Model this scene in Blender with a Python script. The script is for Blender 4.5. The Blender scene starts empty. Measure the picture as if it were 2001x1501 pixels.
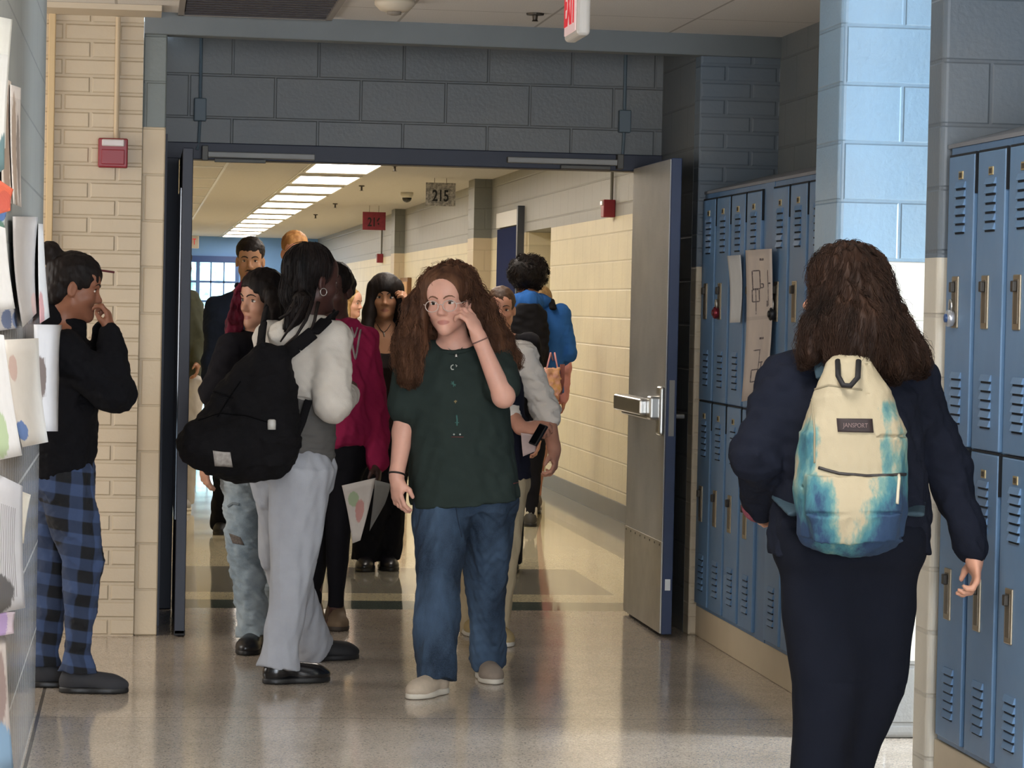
import bpy, bmesh, math, random
import numpy as np
from mathutils import Vector, Matrix
from mathutils.bvhtree import BVHTree

SC = bpy.context.scene
COL = SC.collection
random.seed(7)
RNG = np.random.default_rng(7)

# ------------------------------------------------------------------ camera
# World: X to the right, Y along the corridor, Z up, floor at 0, lens 1.46 m above it.
FPX, CAM_H = 5600.0, 1.46
def _n(v): return v / np.linalg.norm(v)
_ey = _n(np.array([(278 - 1000.5) / FPX, -(585 - 750.5) / FPX, 1.0]))
_ez = np.array([0.0215, 1.0, 0.0]); _ez[2] = -(_ez[0] * _ey[0] + _ez[1] * _ey[1]) / _ey[2]; _ez = _n(_ez)
_ex = _n(np.cross(_ey, _ez))
if _ex[0] < 0: _ex = -_ex
RC = np.array([_ex, _ey, _ez])                      # world = RC @ camera ray
def at(px, py, Y):                                  # photo pixel -> point at distance Y down the corridor
    d = RC @ np.array([(px - 1000.5) / FPX, -(py - 750.5) / FPX, 1.0])
    p = d * (Y / d[1]); p[2] += CAM_H
    return p
def at_x(px, py, X):                                # photo pixel -> point on the plane x = X
    d = RC @ np.array([(px - 1000.5) / FPX, -(py - 750.5) / FPX, 1.0])
    p = d * (X / d[0]); p[2] += CAM_H
    return p
cam_d = bpy.data.cameras.new('camera'); cam = bpy.data.objects.new('camera', cam_d); COL.objects.link(cam)
cam_d.sensor_width = 36.0; cam_d.lens = FPX / 2001 * 36.0
cam_d.clip_start = 0.05; cam_d.clip_end = 400
_m = Matrix.Identity(4)
for i in range(3):
    _m[i][0] = RC[i][0]; _m[i][1] = RC[i][1]; _m[i][2] = -RC[i][2]
_m[0][3], _m[1][3], _m[2][3] = 0, 0, CAM_H
cam.matrix_world = _m
SC.camera = cam

# ------------------------------------------------------------------ exposure, world, lights
SC.view_settings.view_transform = 'Standard'; SC.view_settings.look = 'None'
SC.view_settings.gamma = 1.0; SC.view_settings.use_curve_mapping = False
SC.view_settings.exposure = 0.4
SC.cycles.use_denoising = True
SC.cycles.max_bounces = 8; SC.cycles.sample_clamp_indirect = 6.0
def srgb(h):
    h = h.lstrip('#'); c = [int(h[i:i + 2], 16) / 255 for i in (0, 2, 4)]
    return tuple(x / 12.92 if x <= 0.04045 else ((x + 0.055) / 1.055) ** 2.4 for x in c) + (1.0,)
W = bpy.data.worlds.new('sky'); SC.world = W; W.use_nodes = True
_bg = W.node_tree.nodes['Background']
_bg.inputs[0].default_value = (0.62, 0.8, 1.0, 1); _bg.inputs[1].default_value = 5.0

def area(name, loc, rot, sx, sy, power, col):
    l = bpy.data.lights.new(name, 'AREA'); l.shape = 'RECTANGLE'; l.size = sx; l.size_y = sy
    l.energy = power; l.color = col
    o = bpy.data.objects.new(name, l); COL.objects.link(o); o.location = loc; o.rotation_euler = rot
    return o
# daylight through the side passage window, to the right of the lit pier
area('passage_window_light', (4.6, 9.2, 1.15), (0, math.radians(90), 0), 1.5, 0.66, 150, (0.78, 0.88, 1.0))
# windows of the near hall, behind the photographer
area('hall_window_light', (1.2, -1.2, 1.6), (math.radians(97), 0, 0), 2.6, 1.8, 200, (0.98, 0.98, 1.0))
# daylight in the opening at the left, between the tiled wall and the brick pier
area('left_opening_light', (-2.6, 11.3, 1.5), (0, math.radians(-90), 0), 2.0, 1.6, 36, (1.0, 0.98, 0.95))

# ------------------------------------------------------------------ object helpers
def tag(o, label=None, cat=None, group=None, kind=None):
    if label: o['label'] = label
    if cat: o['category'] = cat
    if group: o['group'] = group
    if kind: o['kind'] = kind
    return o
def empty(name, loc=(0, 0, 0), rz=0.0, label=None, cat=None, group=None):
    o = bpy.data.objects.new(name, None); COL.objects.link(o)
    o.location = loc; o.rotation_euler = (0, 0, rz); o.empty_display_size = 0.05
    return tag(o, label, cat, group)
def copy_tree(o, parent=None):
    c = o.copy(); COL.objects.link(c)
    if parent is not None: c.parent = parent
    for ch in list(o.children): copy_tree(ch, c)
    return c
class MB:                                           # collects shapes, links them as one mesh
    def __init__(s): s.bm = bmesh.new()
    def box(s, x0, x1, y0, y1, z0, z1, bev=0.0, seg=2):
        r = bmesh.ops.create_cube(s.bm, size=1.0); v = r['verts']
        for w in v:
            w.co = Vector(((x0 + x1) / 2 + w.co.x * (x1 - x0), (y0 + y1) / 2 + w.co.y * (y1 - y0), (z0 + z1) / 2 + w.co.z * (z1 - z0)))
        if bev:
            e = list({e for w in v for e in w.link_edges})
            bmesh.ops.bevel(s.bm, geom=e, offset=bev, segments=seg, affect='EDGES', profile=0.5)
        return s
    def quad(s, *p):
        s.bm.faces.new([s.bm.verts.new(Vector(q)) for q in p]); return s
    def tube(s, pts, r, n=10, cap=True, flat=None):
        pts = [Vector(p) for p in pts]; rr = r if hasattr(r, '__len__') else [r] * len(pts)
        rings = []; up = None
        for i, p in enumerate(pts):
            t = (pts[min(i + 1, len(pts) - 1)] - pts[max(i - 1, 0)]).normalized()
            if up is None:
                up = Vector((0, 0, 1)) if abs(t.z) < .9 else Vector((1, 0, 0))
                if flat is not None: up = Vector(flat[0])
            a = t.cross(up).normalized(); b = a.cross(t).normalized(); up = b
            f = flat[1] if flat is not None else 1.0
            rings.append([s.bm.verts.new(p + (a * math.cos(2 * math.pi * k / n) + b * f * math.sin(2 * math.pi * k / n)) * rr[i]) for k in range(n)])
        for A, B in zip(rings, rings[1:]):
            for k in range(n): s.bm.faces.new((A[k], A[(k + 1) % n], B[(k + 1) % n], B[k]))
        if cap:
            s.bm.faces.new(rings[0][::-1]); s.bm.faces.new(rings[-1])
        return s
    def ell(s, c, r, M=None, u=20, v=14):
        q = bmesh.ops.create_uvsphere(s.bm, u_segments=u, v_segments=v, radius=1.0)['verts']
        for w in q:
            p = Vector((w.co.x * r[0], w.co.y * r[1], w.co.z * r[2]))
            if M is not None: p = Vector(np.asarray(M) @ np.array(p))
            w.co = p + Vector(c)
        return s
    def lathe(s, prof, c, axis='z', n=24):
        rings = []
        for r, h in prof:
            ring = []
            for k in range(n):
                a = 2 * math.pi * k / n; x, y = r * math.cos(a), r * math.sin(a)
                p = {'z': (x, y, h), 'x': (h, x, y), 'y': (x, h, y)}[axis]
                ring.append(s.bm.verts.new(Vector(p) + Vector(c)))
            rings.append(ring)
        for A, B in zip(rings, rings[1:]):
            for k in range(n): s.bm.faces.new((A[k], A[(k + 1) % n], B[(k + 1) % n], B[k]))
        s.bm.faces.new(rings[0][::-1]); s.bm.faces.new(rings[-1])
        return s
    def build(s, name, m, parent=None, smooth=False, loc=None):
        bmesh.ops.recalc_face_normals(s.bm, faces=s.bm.faces)
        if loc is not None: bmesh.ops.translate(s.bm, verts=s.bm.verts, vec=-Vector(loc))
        me = bpy.data.meshes.new(name); s.bm.to_mesh(me); s.bm.free()
        if smooth:
            for p in me.polygons: p.use_smooth = True
        me.materials.append(m)
        o = bpy.data.objects.new(name, me); COL.objects.link(o)
        if loc is not None and parent is None: o.location = loc
        if parent is not None: o.parent = parent
        return o
def struct(name, mb, m, parent=None): 
    o = mb.build(name, m, parent)
    if parent is None: o['kind'] = 'structure'
    return o
def text_mesh(name, s, size, m, parent, mat4, extrude=0.001, sx=1.0, offset=0.0, bold=0.0):
    c = bpy.data.curves.new(name, 'FONT'); c.body = s; c.size = size; c.extrude = extrude
    c.align_x = 'CENTER'; c.align_y = 'CENTER'; c.offset = bold
    t = bpy.data.objects.new(name + '_curve', c); COL.objects.link(t)
    dg = bpy.context.evaluated_depsgraph_get(); dg.update()
    me = bpy.data.meshes.new_from_object(t.evaluated_get(dg))
    bpy.data.objects.remove(t); bpy.data.curves.remove(c)
    me.transform(Matrix.Diagonal((sx, 1, 1, 1))); me.transform(mat4)
    me.materials.clear(); me.materials.append(m); me.name = name
    o = bpy.data.objects.new(name, me); COL.objects.link(o)
    if parent is not None: o.parent = parent
    return o

# ------------------------------------------------------------------ materials
class NT:
    def __init__(s, name):
        s.m = bpy.data.materials.new(name); s.m.use_nodes = True
        s.t = s.m.node_tree; s.b = s.t.nodes['Principled BSDF']
    def n(s, typ, **kw):
        x = s.t.nodes.new(typ)
        for k, v in kw.items():
            if k.startswith('i_'):
                key = k[2:]; key = int(key) if key.isdigit() else key.replace('_', ' ')
                s.inp(x, key, v)
            else: setattr(x, k, v)
        return x
    def inp(s, node, key, v):
        if isinstance(v, bpy.types.NodeSocket): s.t.links.new(v, node.inputs[key])
        elif hasattr(v, 'outputs'): s.t.links.new(v.outputs[0], node.inputs[key])
        else: node.inputs[key].default_value = v
    def math(s, op, a, b=None, c=None):
        x = s.n('ShaderNodeMath', operation=op); s.inp(x, 0, a)
        if b is not None: s.inp(x, 1, b)
        if c is not None: s.inp(x, 2, c)
        return x.outputs[0]
    def mix(s, f, a, b):
        x = s.n('ShaderNodeMix', data_type='RGBA'); s.inp(x, 0, f); s.inp(x, 6, a); s.inp(x, 7, b)
        return x.outputs[2]
    def obj(s): return s.n('ShaderNodeTexCoord').outputs['Object']
    def sep(s, v): return s.n('ShaderNodeSeparateXYZ', i_0=v)
    def comb(s, a, b, c): 
        x = s.n('ShaderNodeCombineXYZ'); s.inp(x, 0, a); s.inp(x, 1, b); s.inp(x, 2, c); return x.outputs[0]
    def noise(s, vec, scale, detail=3, rough=.55): 
        x = s.n('ShaderNodeTexNoise'); s.inp(x, 'Vector', vec); x.inputs['Scale'].default_value = scale
        x.inputs['Detail'].default_value = detail; x.inputs['Roughness'].default_value = rough
        return x.outputs['Fac']
    def ramp(s, f, a, b):                           # 0..1 between a and b
        x = s.n('ShaderNodeMapRange', clamp=True); s.inp(x, 0, f); s.inp(x, 1, a); s.inp(x, 2, b); return x.outputs[0]
    def bump(s, h, strength=.3, dist=.01, normal=None):
        x = s.n('ShaderNodeBump'); x.inputs['Strength'].default_value = strength; x.inputs['Distance'].default_value = dist
        s.inp(x, 'Height', h)
        if normal is not None: s.inp(x, 'Normal', normal)
        s.t.links.new(x.outputs[0], s.b.inputs['Normal']); return x.outputs[0]
    def set(s, **kw):
        for k, v in kw.items(): s.inp(s.b, k.replace('_', ' '), v)
        return s
    def scaled(s, vec, x, y, z):
        q = s.n('ShaderNodeMapping'); s.inp(q, 'Vector', vec); q.inputs['Scale'].default_value = (x, y, z); return q.outputs[0]
_mc = {}
def mat(name, col, rough=.6, metal=0.0, var=0.0, vs=6.0, bump=0.0, bs=60.0, spec=.5, stretch=None, col2=None, sheen=0.0, emit=0.0):
    if name in _mc: return _mc[name]
    q = NT(name); c = srgb(col); q.set(Base_Color=c, Roughness=rough, Metallic=metal)
    q.b.inputs['Specular IOR Level'].default_value = spec
    if sheen: q.b.inputs['Sheen Weight'].default_value = sheen
    v = q.obj()
    if stretch: v = q.scaled(v, *stretch)
    if var or col2:
        c2 = srgb(col2) if col2 else tuple(min(1, x * (1 + var)) for x in c[:3]) + (1,)
        c1 = c if col2 else tuple(x * (1 - var) for x in c[:3]) + (1,)
        q.set(Base_Color=q.mix(q.ramp(q.noise(v, vs, 4), .3, .7), c1, c2))
    if bump: q.bump(q.noise(v, bs, 3), bump, .004)
    if emit:
        q.set(Emission_Color=c, Emission_Strength=emit)
    _mc[name] = q.m
    return q.m
# ------------------------------------------------------------------ setting: materials
def masonry(name, axis, bw, bh, mortar, lo, hi=None, zs=None, bump=.5, low=None, zlow=0, rough=.45, joint_dark=.84, pz=0.0, pu=0.0):
    q = NT(name); o = q.sep(q.obj())
    u = o.outputs[1] if axis == 'x' else o.outputs[0]; z = o.outputs[2]
    vec = q.comb(q.math('ADD', u, pu), q.math('ADD', z, pz), 0.0)
    br = q.n('ShaderNodeTexBrick'); q.inp(br, 'Vector', vec)
    for k, v in (('Scale', 1.0), ('Mortar Size', mortar), ('Mortar Smooth', .6), ('Brick Width', bw), ('Row Height', bh), ('Bias', 0.0)):
        br.inputs[k].default_value = v
    br.offset = .5
    c = srgb(lo)
    if hi: c = q.mix(q.math('GREATER_THAN', z, zs), srgb(lo), srgb(hi))
    if low: c = q.mix(q.math('LESS_THAN', z, zlow), c, srgb(low))
    n1 = q.noise(q.obj(), 2.5, 4)
    c = q.mix(q.math('MULTIPLY', q.ramp(n1, .35, .7), .18), c, (0.30, 0.26, 0.2, 1))
    c2 = q.n('ShaderNodeMix', data_type='RGBA', blend_type='MULTIPLY'); q.inp(c2, 0, 1.0); q.inp(c2, 6, c)
    j = q.math('SUBTRACT', 1.0, q.math('MULTIPLY', br.outputs['Fac'], 1 - joint_dark))
    q.inp(c2, 7, q.comb(j, j, j))
    q.set(Base_Color=c2.outputs[2], Roughness=rough)
    h = q.math('ADD', q.math('MULTIPLY', q.math('SUBTRACT', 1.0, br.outputs['Fac']), .8), q.math('MULTIPLY', q.noise(q.obj(), 55, 4), .22))
    q.bump(h, bump, .012)
    return q.m
BLUE_GREY = '#5f7282'
M_brickL = masonry('cream_painted_brick', 'y', .235, .0755, .011, '#cdbb9f', bump=.6, joint_dark=.93)
M_brickR = masonry('blue_grey_painted_brick', 'y', .235, .0755, .011, '#d5c6ab', '#606d79', 1.66, bump=.4, joint_dark=.93)
M_blockL = masonry('two_tone_block_left', 'y', .60, .2, .007, '#d6c3a4', '#6f7a7a', 2.205, bump=.4)
M_head = masonry('blue_grey_block_header', 'y', .405, .2, .008, '#676b6c', bump=.5, pz=.075)
M_ret = masonry('blue_grey_block_return', 'x', .405, .2, .008, '#62676a', bump=.4)
M_niche_x = masonry('blue_grey_block_side', 'x', .405, .2, .008, '#d5c6ab', '#686d6e', 1.66, bump=.4)
M_niche_y = masonry('blue_grey_block_end', 'y', .405, .2, .008, '#d5c6ab', '#66717b', 1.66, bump=.45)
M_pier = masonry('pale_blue_block_pier', 'y', .405, .2, .009, '#e6e4dc', '#8aa8c0', 1.645, bump=.6, low='#8e9092', zlow=.27, rough=.35, joint_dark=.85, pz=-.05, pu=.06)
M_farwall = masonry('cream_grey_corridor_block', 'x', .405, .2, .008, '#dacfae', '#8f908a', 2.115, bump=.45, joint_dark=.86)
M_farface = masonry('cream_grey_corridor_pilaster', 'y', .405, .2, .008, '#c9b899', '#74766f', 2.115, bump=.3, joint_dark=.9)
M_endwall = mat('pale_blue_paint', '#79a9e6', .6, var=.06, vs=1.5)
M_cream = mat('cream_gloss_paint', '#d3c2a6', .4, var=.06, vs=3, bump=.15, bs=30)
M_lintel = mat('blue_grey_paint', '#6f7577', .5, var=.08, vs=3, bump=.1, bs=20)
M_soffit = mat('soffit_paint', '#8a8679', .7, var=.05)
def mk_leftwall():
    q = NT('grey_paint_over_glazed_tile'); o = q.sep(q.obj()); y, z = o.outputs[1], o.outputs[2]
    br = q.n('ShaderNodeTexBrick'); q.inp(br, 'Vector', q.comb(y, z, 0.0)); br.offset = 0.0
    for k, v in (('Scale', 1.0), ('Mortar Size', .006), ('Mortar Smooth', .3), ('Brick Width', .152), ('Row Height', .305), ('Bias', 0.0)): br.inputs[k].default_value = v
    b2 = q.n('ShaderNodeTexBrick'); q.inp(b2, 'Vector', q.comb(y, z, 0.0))
    for k, v in (('Scale', 1.0), ('Mortar Size', .004), ('Mortar Smooth', .3), ('Brick Width', .405), ('Row Height', .2), ('Bias', 0.0)): b2.inputs[k].default_value = v
    hi = q.math('GREATER_THAN', z, 1.39)
    tile = q.mix(br.outputs['Fac'], q.mix(q.ramp(q.noise(q.obj(), 4, 3), .3, .7), srgb('#8f9195'), srgb('#a5a4a0')), srgb('#dcdcd8'))
    paint = q.mix(q.math('MULTIPLY', b2.outputs['Fac'], .6), srgb('#868a88'), srgb('#5f6666'))
    q.set(Base_Color=q.mix(hi, tile, paint), Roughness=q.math('ADD', .14, q.math('MULTIPLY', hi, .4)))
    q.bump(q.math('SUBTRACT', 1.0, q.math('MAXIMUM', q.math('MULTIPLY', br.outputs['Fac'], q.math('SUBTRACT', 1.0, hi)), q.math('MULTIPLY', b2.outputs['Fac'], hi))), .4, .006)
    return q.m
M_leftwall = mk_leftwall()
def mk_floor():
    q = NT('polished_terrazzo'); co = q.obj(); o = q.sep(co); x, y = o.outputs[0], o.outputs[1]
    def between(v, a, b): return q.math('MULTIPLY', q.math('GREATER_THAN', v, a), q.math('LESS_THAN', v, b))
    # chips
    vo = q.n('ShaderNodeTexVoronoi'); q.inp(vo, 'Vector', co); vo.inputs['Scale'].default_value = 200
    chip = q.sep(vo.outputs['Color']).outputs[0]
    near = q.mix(q.ramp(chip, .1, .9), srgb('#ada194'), srgb('#cbbfb0'))
    near = q.mix(q.math('GREATER_THAN', chip, .9), near, srgb('#d3c4b2'))
    near = q.mix(q.math('LESS_THAN', chip, .07), near, srgb('#8f8373'))
    near = q.mix(q.math('MULTIPLY', q.ramp(q.noise(co, 3.0, 4), .4, .75), .3), near, srgb('#7d6f5c'))
    jl = q.math('LESS_THAN', q.math('ABSOLUTE', q.math('SUBTRACT', y, 10.05)), .006)
    jx = q.math('MULTIPLY', q.math('LESS_THAN', q.math('ABSOLUTE', q.math('ADD', x, .335)), .006), q.math('GREATER_THAN', y, 8.0))
    near = q.mix(q.math('MAXIMUM', q.math('MULTIPLY', jl, .35), q.math('MULTIPLY', jx, .85)), near, srgb('#4b453c'))
    cream = q.mix(q.ramp(chip, .0, 1.0), srgb('#c0b595'), srgb('#d6ccb0'))
    grey = q.mix(q.ramp(chip, .0, 1.0), srgb('#7c796f'), srgb('#918d80'))
    green = q.mix(q.ramp(chip, .0, 1.0), srgb('#4c5650'), srgb('#667068'))
    per = q.math('PINGPONG', q.math('SUBTRACT', y, 14.42), 5.6)
    band = q.math('MULTIPLY', q.math('LESS_THAN', per, 1.4), between(x, -.2, 2.42))
    band = q.math('MULTIPLY', band, q.math('GREATER_THAN', y, 14.42))
    far = q.mix(band, cream, grey)
    far = q.mix(between(x, 2.82, 4.2), far, grey)
    far = q.mix(between(y, 13.6, 14.05), far, green)
    q.set(Base_Color=q.mix(q.math('GREATER_THAN', y, 13.66), near, far))
    isfar = q.math('GREATER_THAN', y, 13.66)
    rn = q.ramp(q.noise(co, 1.6, 4), .3, .7)
    q.set(Roughness=q.math('ADD', q.math('MULTIPLY', isfar, -.05), q.math('ADD', .085, q.math('MULTIPLY', rn, .05))))
    q.b.inputs['Specular IOR Level'].default_value = .6
    q.bump(q.noise(q.scaled(co, 1, .35, 1), 2.2, 3), .05, .01)
    return q.m
M_floor = mk_floor()
def mk_ceil(name, c, line, gx, gy, ox, oy, w=.012, rough=.8, bs=200):
    q = NT(name); o = q.sep(q.obj()); x, y = o.outputs[0], o.outputs[1]
    def ln(v, g, off): return q.math('LESS_THAN', q.math('PINGPONG', q.math('ADD', v, off), g / 2), w)
    m = q.math('MAXIMUM', ln(x, gx, ox), ln(y, gy, oy))
    base = q.mix(q.ramp(q.noise(q.obj(), bs, 3), .35, .7), srgb(c), tuple(k * .82 for k in srgb(c)[:3]) + (1,))
    q.set(Base_Color=q.mix(m, base, srgb(line)), Roughness=rough)
    q.bump(q.noise(q.obj(), bs, 2), .2, .003)
    return q.m
M_ceil = mk_ceil('near_ceiling_tile', '#eae4dc', '#b5ada3', .61, 1.22, .13, .2, .006)
M_ceilfar = mk_ceil('corridor_ceiling_tile', '#d2cec8', '#c8c3ba', .61, 1.22, -.72, .1, .004, bs=120)
M_tbar = mat('white_ceiling_grid', '#d9d8d0', .5)
M_navy = mat('navy_door_paint', '#151d33', .5, var=.08, vs=4)
M_navyedge = mat('navy_door_edge_paint', '#2b3c60', .4, var=.08, vs=9)
M_steel = None
def mk_steel():
    q = NT('brushed_steel_door'); v = q.obj()
    st = q.noise(q.scaled(v, 1, 3, 60), 3, 4)
    blot = q.noise(v, 3.5, 4)
    q.set(Base_Color=q.mix(q.ramp(blot, .3, .7), srgb('#a3a5a6'), srgb('#b9b9b7')), Metallic=.35, Roughness=q.math('ADD', .36, q.math('MULTIPLY', st, .16)))
    q.bump(st, .05, .002)
    return q.m
M_steel = mk_steel()
M_kick = mat('scuffed_kick_plate', '#bab6ac', .42, .5, var=.1, vs=8, bump=.08, bs=30)
M_chrome = mat('satin_chrome', '#c8c6c0', .28, .9, var=.05)
M_greybar = mat('grey_painted_steel', '#8d8c88', .5, .2, var=.06)
M_conduit = mat('blue_grey_conduit', '#59676f', .5)
M_conduit_c = mat('cream_conduit', '#cdb899', .5)
M_glass = NT('window_glass'); M_glass.set(Base_Color=(1, 1, 1, 1), Roughness=0.0); M_glass.b.inputs['Transmission Weight'].default_value = 1.0; M_glass.b.inputs['IOR'].default_value = 1.01; M_glass = M_glass.m

# ------------------------------------------------------------------ setting: shells
ZC = 2.70
struct('floor', MB().box(-3.4, 5.2, -2.0, 62, -.1, 0), M_floor)
struct('ceiling', MB().box(-3.4, 5.2, -2.0, 12.68, ZC, ZC + .1), M_ceil)
struct('wall_left', MB().box(-.6, -.347, -2.0, 10.12, 0, ZC), M_leftwall)
struct('wall_left_hall', MB().box(-3.0, -2.9, 10.12, 12.5, 0, ZC), M_cream)
struct('wall_left_hall_near', MB().box(-3.0, -.6, 10.02, 10.12, 0, ZC), M_cream)
struct('wall_left_brick', MB().box(-3.0, -.013, 12.5, 12.9, 0, 2.70), M_brickL)
struct('trim_1', MB().box(-.418, -.388, 12.47, 12.53, 0, 2.68, .004), mat('tan_corner_trim', '#d3b88c', .5))
struct('wall_left_block', MB().box(-.012, .088, 12.515, 13.75, 0, 2.70, .006), M_blockL)
struct('trim_2', MB().box(-.5, .06, 12.2, 12.5, 2.675, 2.699), mat('cream_ceiling_trim', '#cbbca5', .6))
# lintel lip over the recess, recess ceiling, header wall above the doors
lt = MB().box(-.012, 2.84, 12.485, 12.60, 2.605, 2.705, .004)
for v_ in lt.bm.verts: v_.co.y += .18 * max(0, v_.co.x) / 2.84
struct('trim_3', lt, M_lintel)
struct('ceiling_recess', MB().box(.088, 2.47, 12.5, 13.7, 2.715, 2.75), M_soffit)
struct('wall_header', MB().box(.088, 2.47, 13.62, 13.78, 2.205, 2.72), M_head)
struct('wall_right_return', MB().box(2.466, 2.62, 12.80, 13.78, 0, 2.74), M_ret)
# far niche: brick end, side wall above the lockers
struct('wall_right_brick', MB().box(2.466, 2.86, 12.68, 12.80, 0, 2.72, .006), M_brickR)
struct('wall_right_niche', MB().box(2.83, 3.0, 9.96, 12.68, 0, ZC), M_niche_x)
# pier lit from the passage, with rounded corner; near pier; near niche
pm = MB(); pm.box(2.354, 4.9, 9.60, 9.95, 0, ZC, .022, 4); struct('wall_right_pier', pm, M_pier)
def near_pier(): return masonry('near_pier_block', 'y', .405, .2, .009, '#d9d2c2', '#66737f', 1.645, bump=.5, pz=-.063)
pm = MB(); pm.box(2.475, 4.9, 8.76, 8.93, 0, ZC, .02, 4); struct('wall_right_jamb', pm, near_pier())
struct('wall_right_near', MB().box(2.83, 3.0, -2.0, 8.78, 0, ZC), M_niche_x)
struct('wall_right_passage', MB().box(4.8, 4.9, 8.9, 9.65, 0, ZC), M_cream)
struct('trim_4', MB().box(2.5, 2.825, 9.952, 12.678, 0, .135, .004), M_cream)
struct('trim_5', MB().box(2.5, 2.815, 6.0, 8.755, 0, .13, .004), M_cream)
# far corridor
YF0, YF1, XR, ZF = 13.78, 54.7, 3.30, 2.68
struct('ceiling_corridor', MB().box(-1.0, 4.2, YF0, YF1 + .2, ZF, ZF + .1), M_ceilfar)
struct('wall_corridor_left', MB().box(-.9, -.75, YF0, YF1, 0, ZF), mat('corridor_left_paint', '#cdbf9a', .6, var=.05))
struct('wall_corridor_front', MB().box(2.62, 4.0, 13.6, 13.8, 0, ZC), M_farface)
struct('wall_corridor_front_left', MB().box(-3.0, .07, 13.76, 13.9, 0, ZC), M_farface)
wr = MB(); wr.box(XR, XR + .2, YF0, 23.2, 0, ZF); wr.box(XR, XR + .2, 24.75, YF1, 0, ZF); wr.box(XR + .35, XR + .5, 23.1, 24.9, 0, ZF); wr.box(XR, XR + .5, 23.2, 24.75, 2.12, ZF)
wr.box(XR + .02, XR + .4, 24.70, 24.80, 0, 2.12); wr.box(XR + .02, XR + .4, 23.1, 23.2, 0, 2.12)
struct('wall_corridor_right', wr, M_farwall)
for i, (y, w) in enumerate(((27.25, .17), (36.4, .13))):
    struct('trim_%d' % (6 + i), MB().box(XR - w, XR + .01, y, y + .5, 0, ZF), M_farface)
struct('baseboard_right', MB().box(XR - .012, XR, YF0, YF1, 0, .125, .003), mat('dark_rubber_base', '#4f4d48', .3, var=.1))
# classroom door in the corridor wall
d3 = MB().box(XR - .03, XR + .01, 24.95, 26.55, 0, 2.18, .004).build('door_3', mat('blue_classroom_door', '#10204a', .9, spec=.1)); d3['kind'] = 'structure'
MB().box(XR - .035, XR + .005, 24.9, 26.6, 2.19, 2.33, .003).build('transom', mat('pale_transom', '#c9c6bb', .4), d3)
MB().box(XR - .06, XR + .01, 24.86, 24.94, 0, 2.35, .004).build('door_frame', mat('dark_frame_paint', '#3c3f45', .4), d3)
# end wall with its glazed doors
XE0, XE1, ZE = .30, 1.775, 2.19
we = MB(); we.box(-1.0, XE0, YF1, YF1 + .2, 0, ZF); we.box(XE1, 4.2, YF1, YF1 + .2, 0, ZF); we.box(XE0, XE1, YF1, YF1 + .2, ZE, ZF)
struct('wall_corridor_end', we, M_endwall)
w1 = MB()
for x in (XE0, (XE0 + XE1) / 2, XE1): w1.box(x - .035, x + .035, YF1 - .03, YF1 + .06, 0, ZE)
for k in (1, 2): 
    for a, b in ((XE0, (XE0 + XE1) / 2), ((XE0 + XE1) / 2, XE1)):
        w1.box(a + (b - a) * k / 3 - .012, a + (b - a) * k / 3 + .012, YF1, YF1 + .04, 0, ZE)
for z in (.05, .72, 1.45, 1.82): w1.box(XE0, XE1, YF1, YF1 + .04, z - .02, z + .02)
w1 = w1.build('window_1', mat('blue_window_frame', '#4a6da8', .4)); w1['kind'] = 'structure'
MB().box(XE0 - .06, XE1 + .06, YF1 - .04, YF1 + .02, ZE, ZE + .12).build('head_frame', mat('deep_blue_frame', '#274b8c', .4), w1)
MB().box(XE0, XE1, YF1 + .045, YF1 + .05, 0, ZE).build('pane', M_glass, w1)
struct('ground_outside', MB().box(-25, 30, 62, 120, -.25, -.15), mat('sunny_paving', '#d9dde0', .8))
struct('ceiling_porch', MB().box(-1, 4.2, 54.9, 56.2, 2.75, 2.85), M_soffit)
def mk_leaf():
    q = NT('bright_foliage'); q.set(Base_Color=q.mix(q.ramp(q.noise(q.obj(), 3.5, 5), .35, .65), srgb('#7fae9c'), srgb('#d8ece4')), Roughness=.8); return q.m
for i, (x, y, s) in enumerate(((1.2, 84, 2.6), (4.6, 90, 3.2), (-3.0, 88, 3.0))):
    t = empty('tree', (x, y, -.2), 0, ['leafy tree seen through the middle of the end doors', 'leafy tree seen through the right of the end doors', 'leafy tree beyond the left of the end doors'][i], 'tree')
    MB().tube([(0, 0, 0), (.1, 0, 1.4), (0, .1, 2.6)], [.2, .16, .1]).build('trunk', mat('bark', '#6b5a48', .9), t)
    m = MB()
    for k in range(40):
        a, b, r = random.random() * 6.28, random.random() * 3.0 + 1.7, random.random() * s * .7
        m.ell((r * math.cos(a), r * math.sin(a), b), (.55, .55, .45), u=8, v=6)
    m.build('crown', mk_leaf(), t)

# entrance doors of the corridor: frame, two leaves swung toward the hall
fr = MB(); fr.box(.089, 2.47, 13.60, 13.74, 2.125, 2.205, .004); fr.box(.089, .16, 13.60, 13.74, 0, 2.13, .004); fr.box(2.38, 2.47, 13.60, 13.74, 0, 2.13, .004)
fr.box(.089, .10, 12.9, 13.62, 0, 2.2)
struct('trim_8', fr, M_navy)
def leaf(n, x0, x1, y0, y1, mface, mside):
    o = MB().box(x0, x1, y0, y1, .012, 2.14 if n == 'door_2' else 2.118, .003).build(n, mside); o['kind'] = 'structure'; return o
dl = leaf('door_1', .163, .208, 12.47, 13.57, None, mat('dark_navy_leaf', '#1b2131', .5, var=.08))
MB().box(.158, .164, 12.6, 13.5, .5, 1.95).build('vision_panel', mat('dark_glass', '#0b0d12', .08), dl)
MB().box(.161, .21, 12.47, 12.62, .005, .03, .003).build('door_shoe', mat('black_rubber', '#111114', .6), dl)
dr = leaf('door_2', 2.327, 2.373, 12.58, 13.58, None, M_navyedge)
MB().box(2.324, 2.3275, 12.60, 13.57, .42, 2.135).build('steel_face', M_steel, dr)
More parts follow.
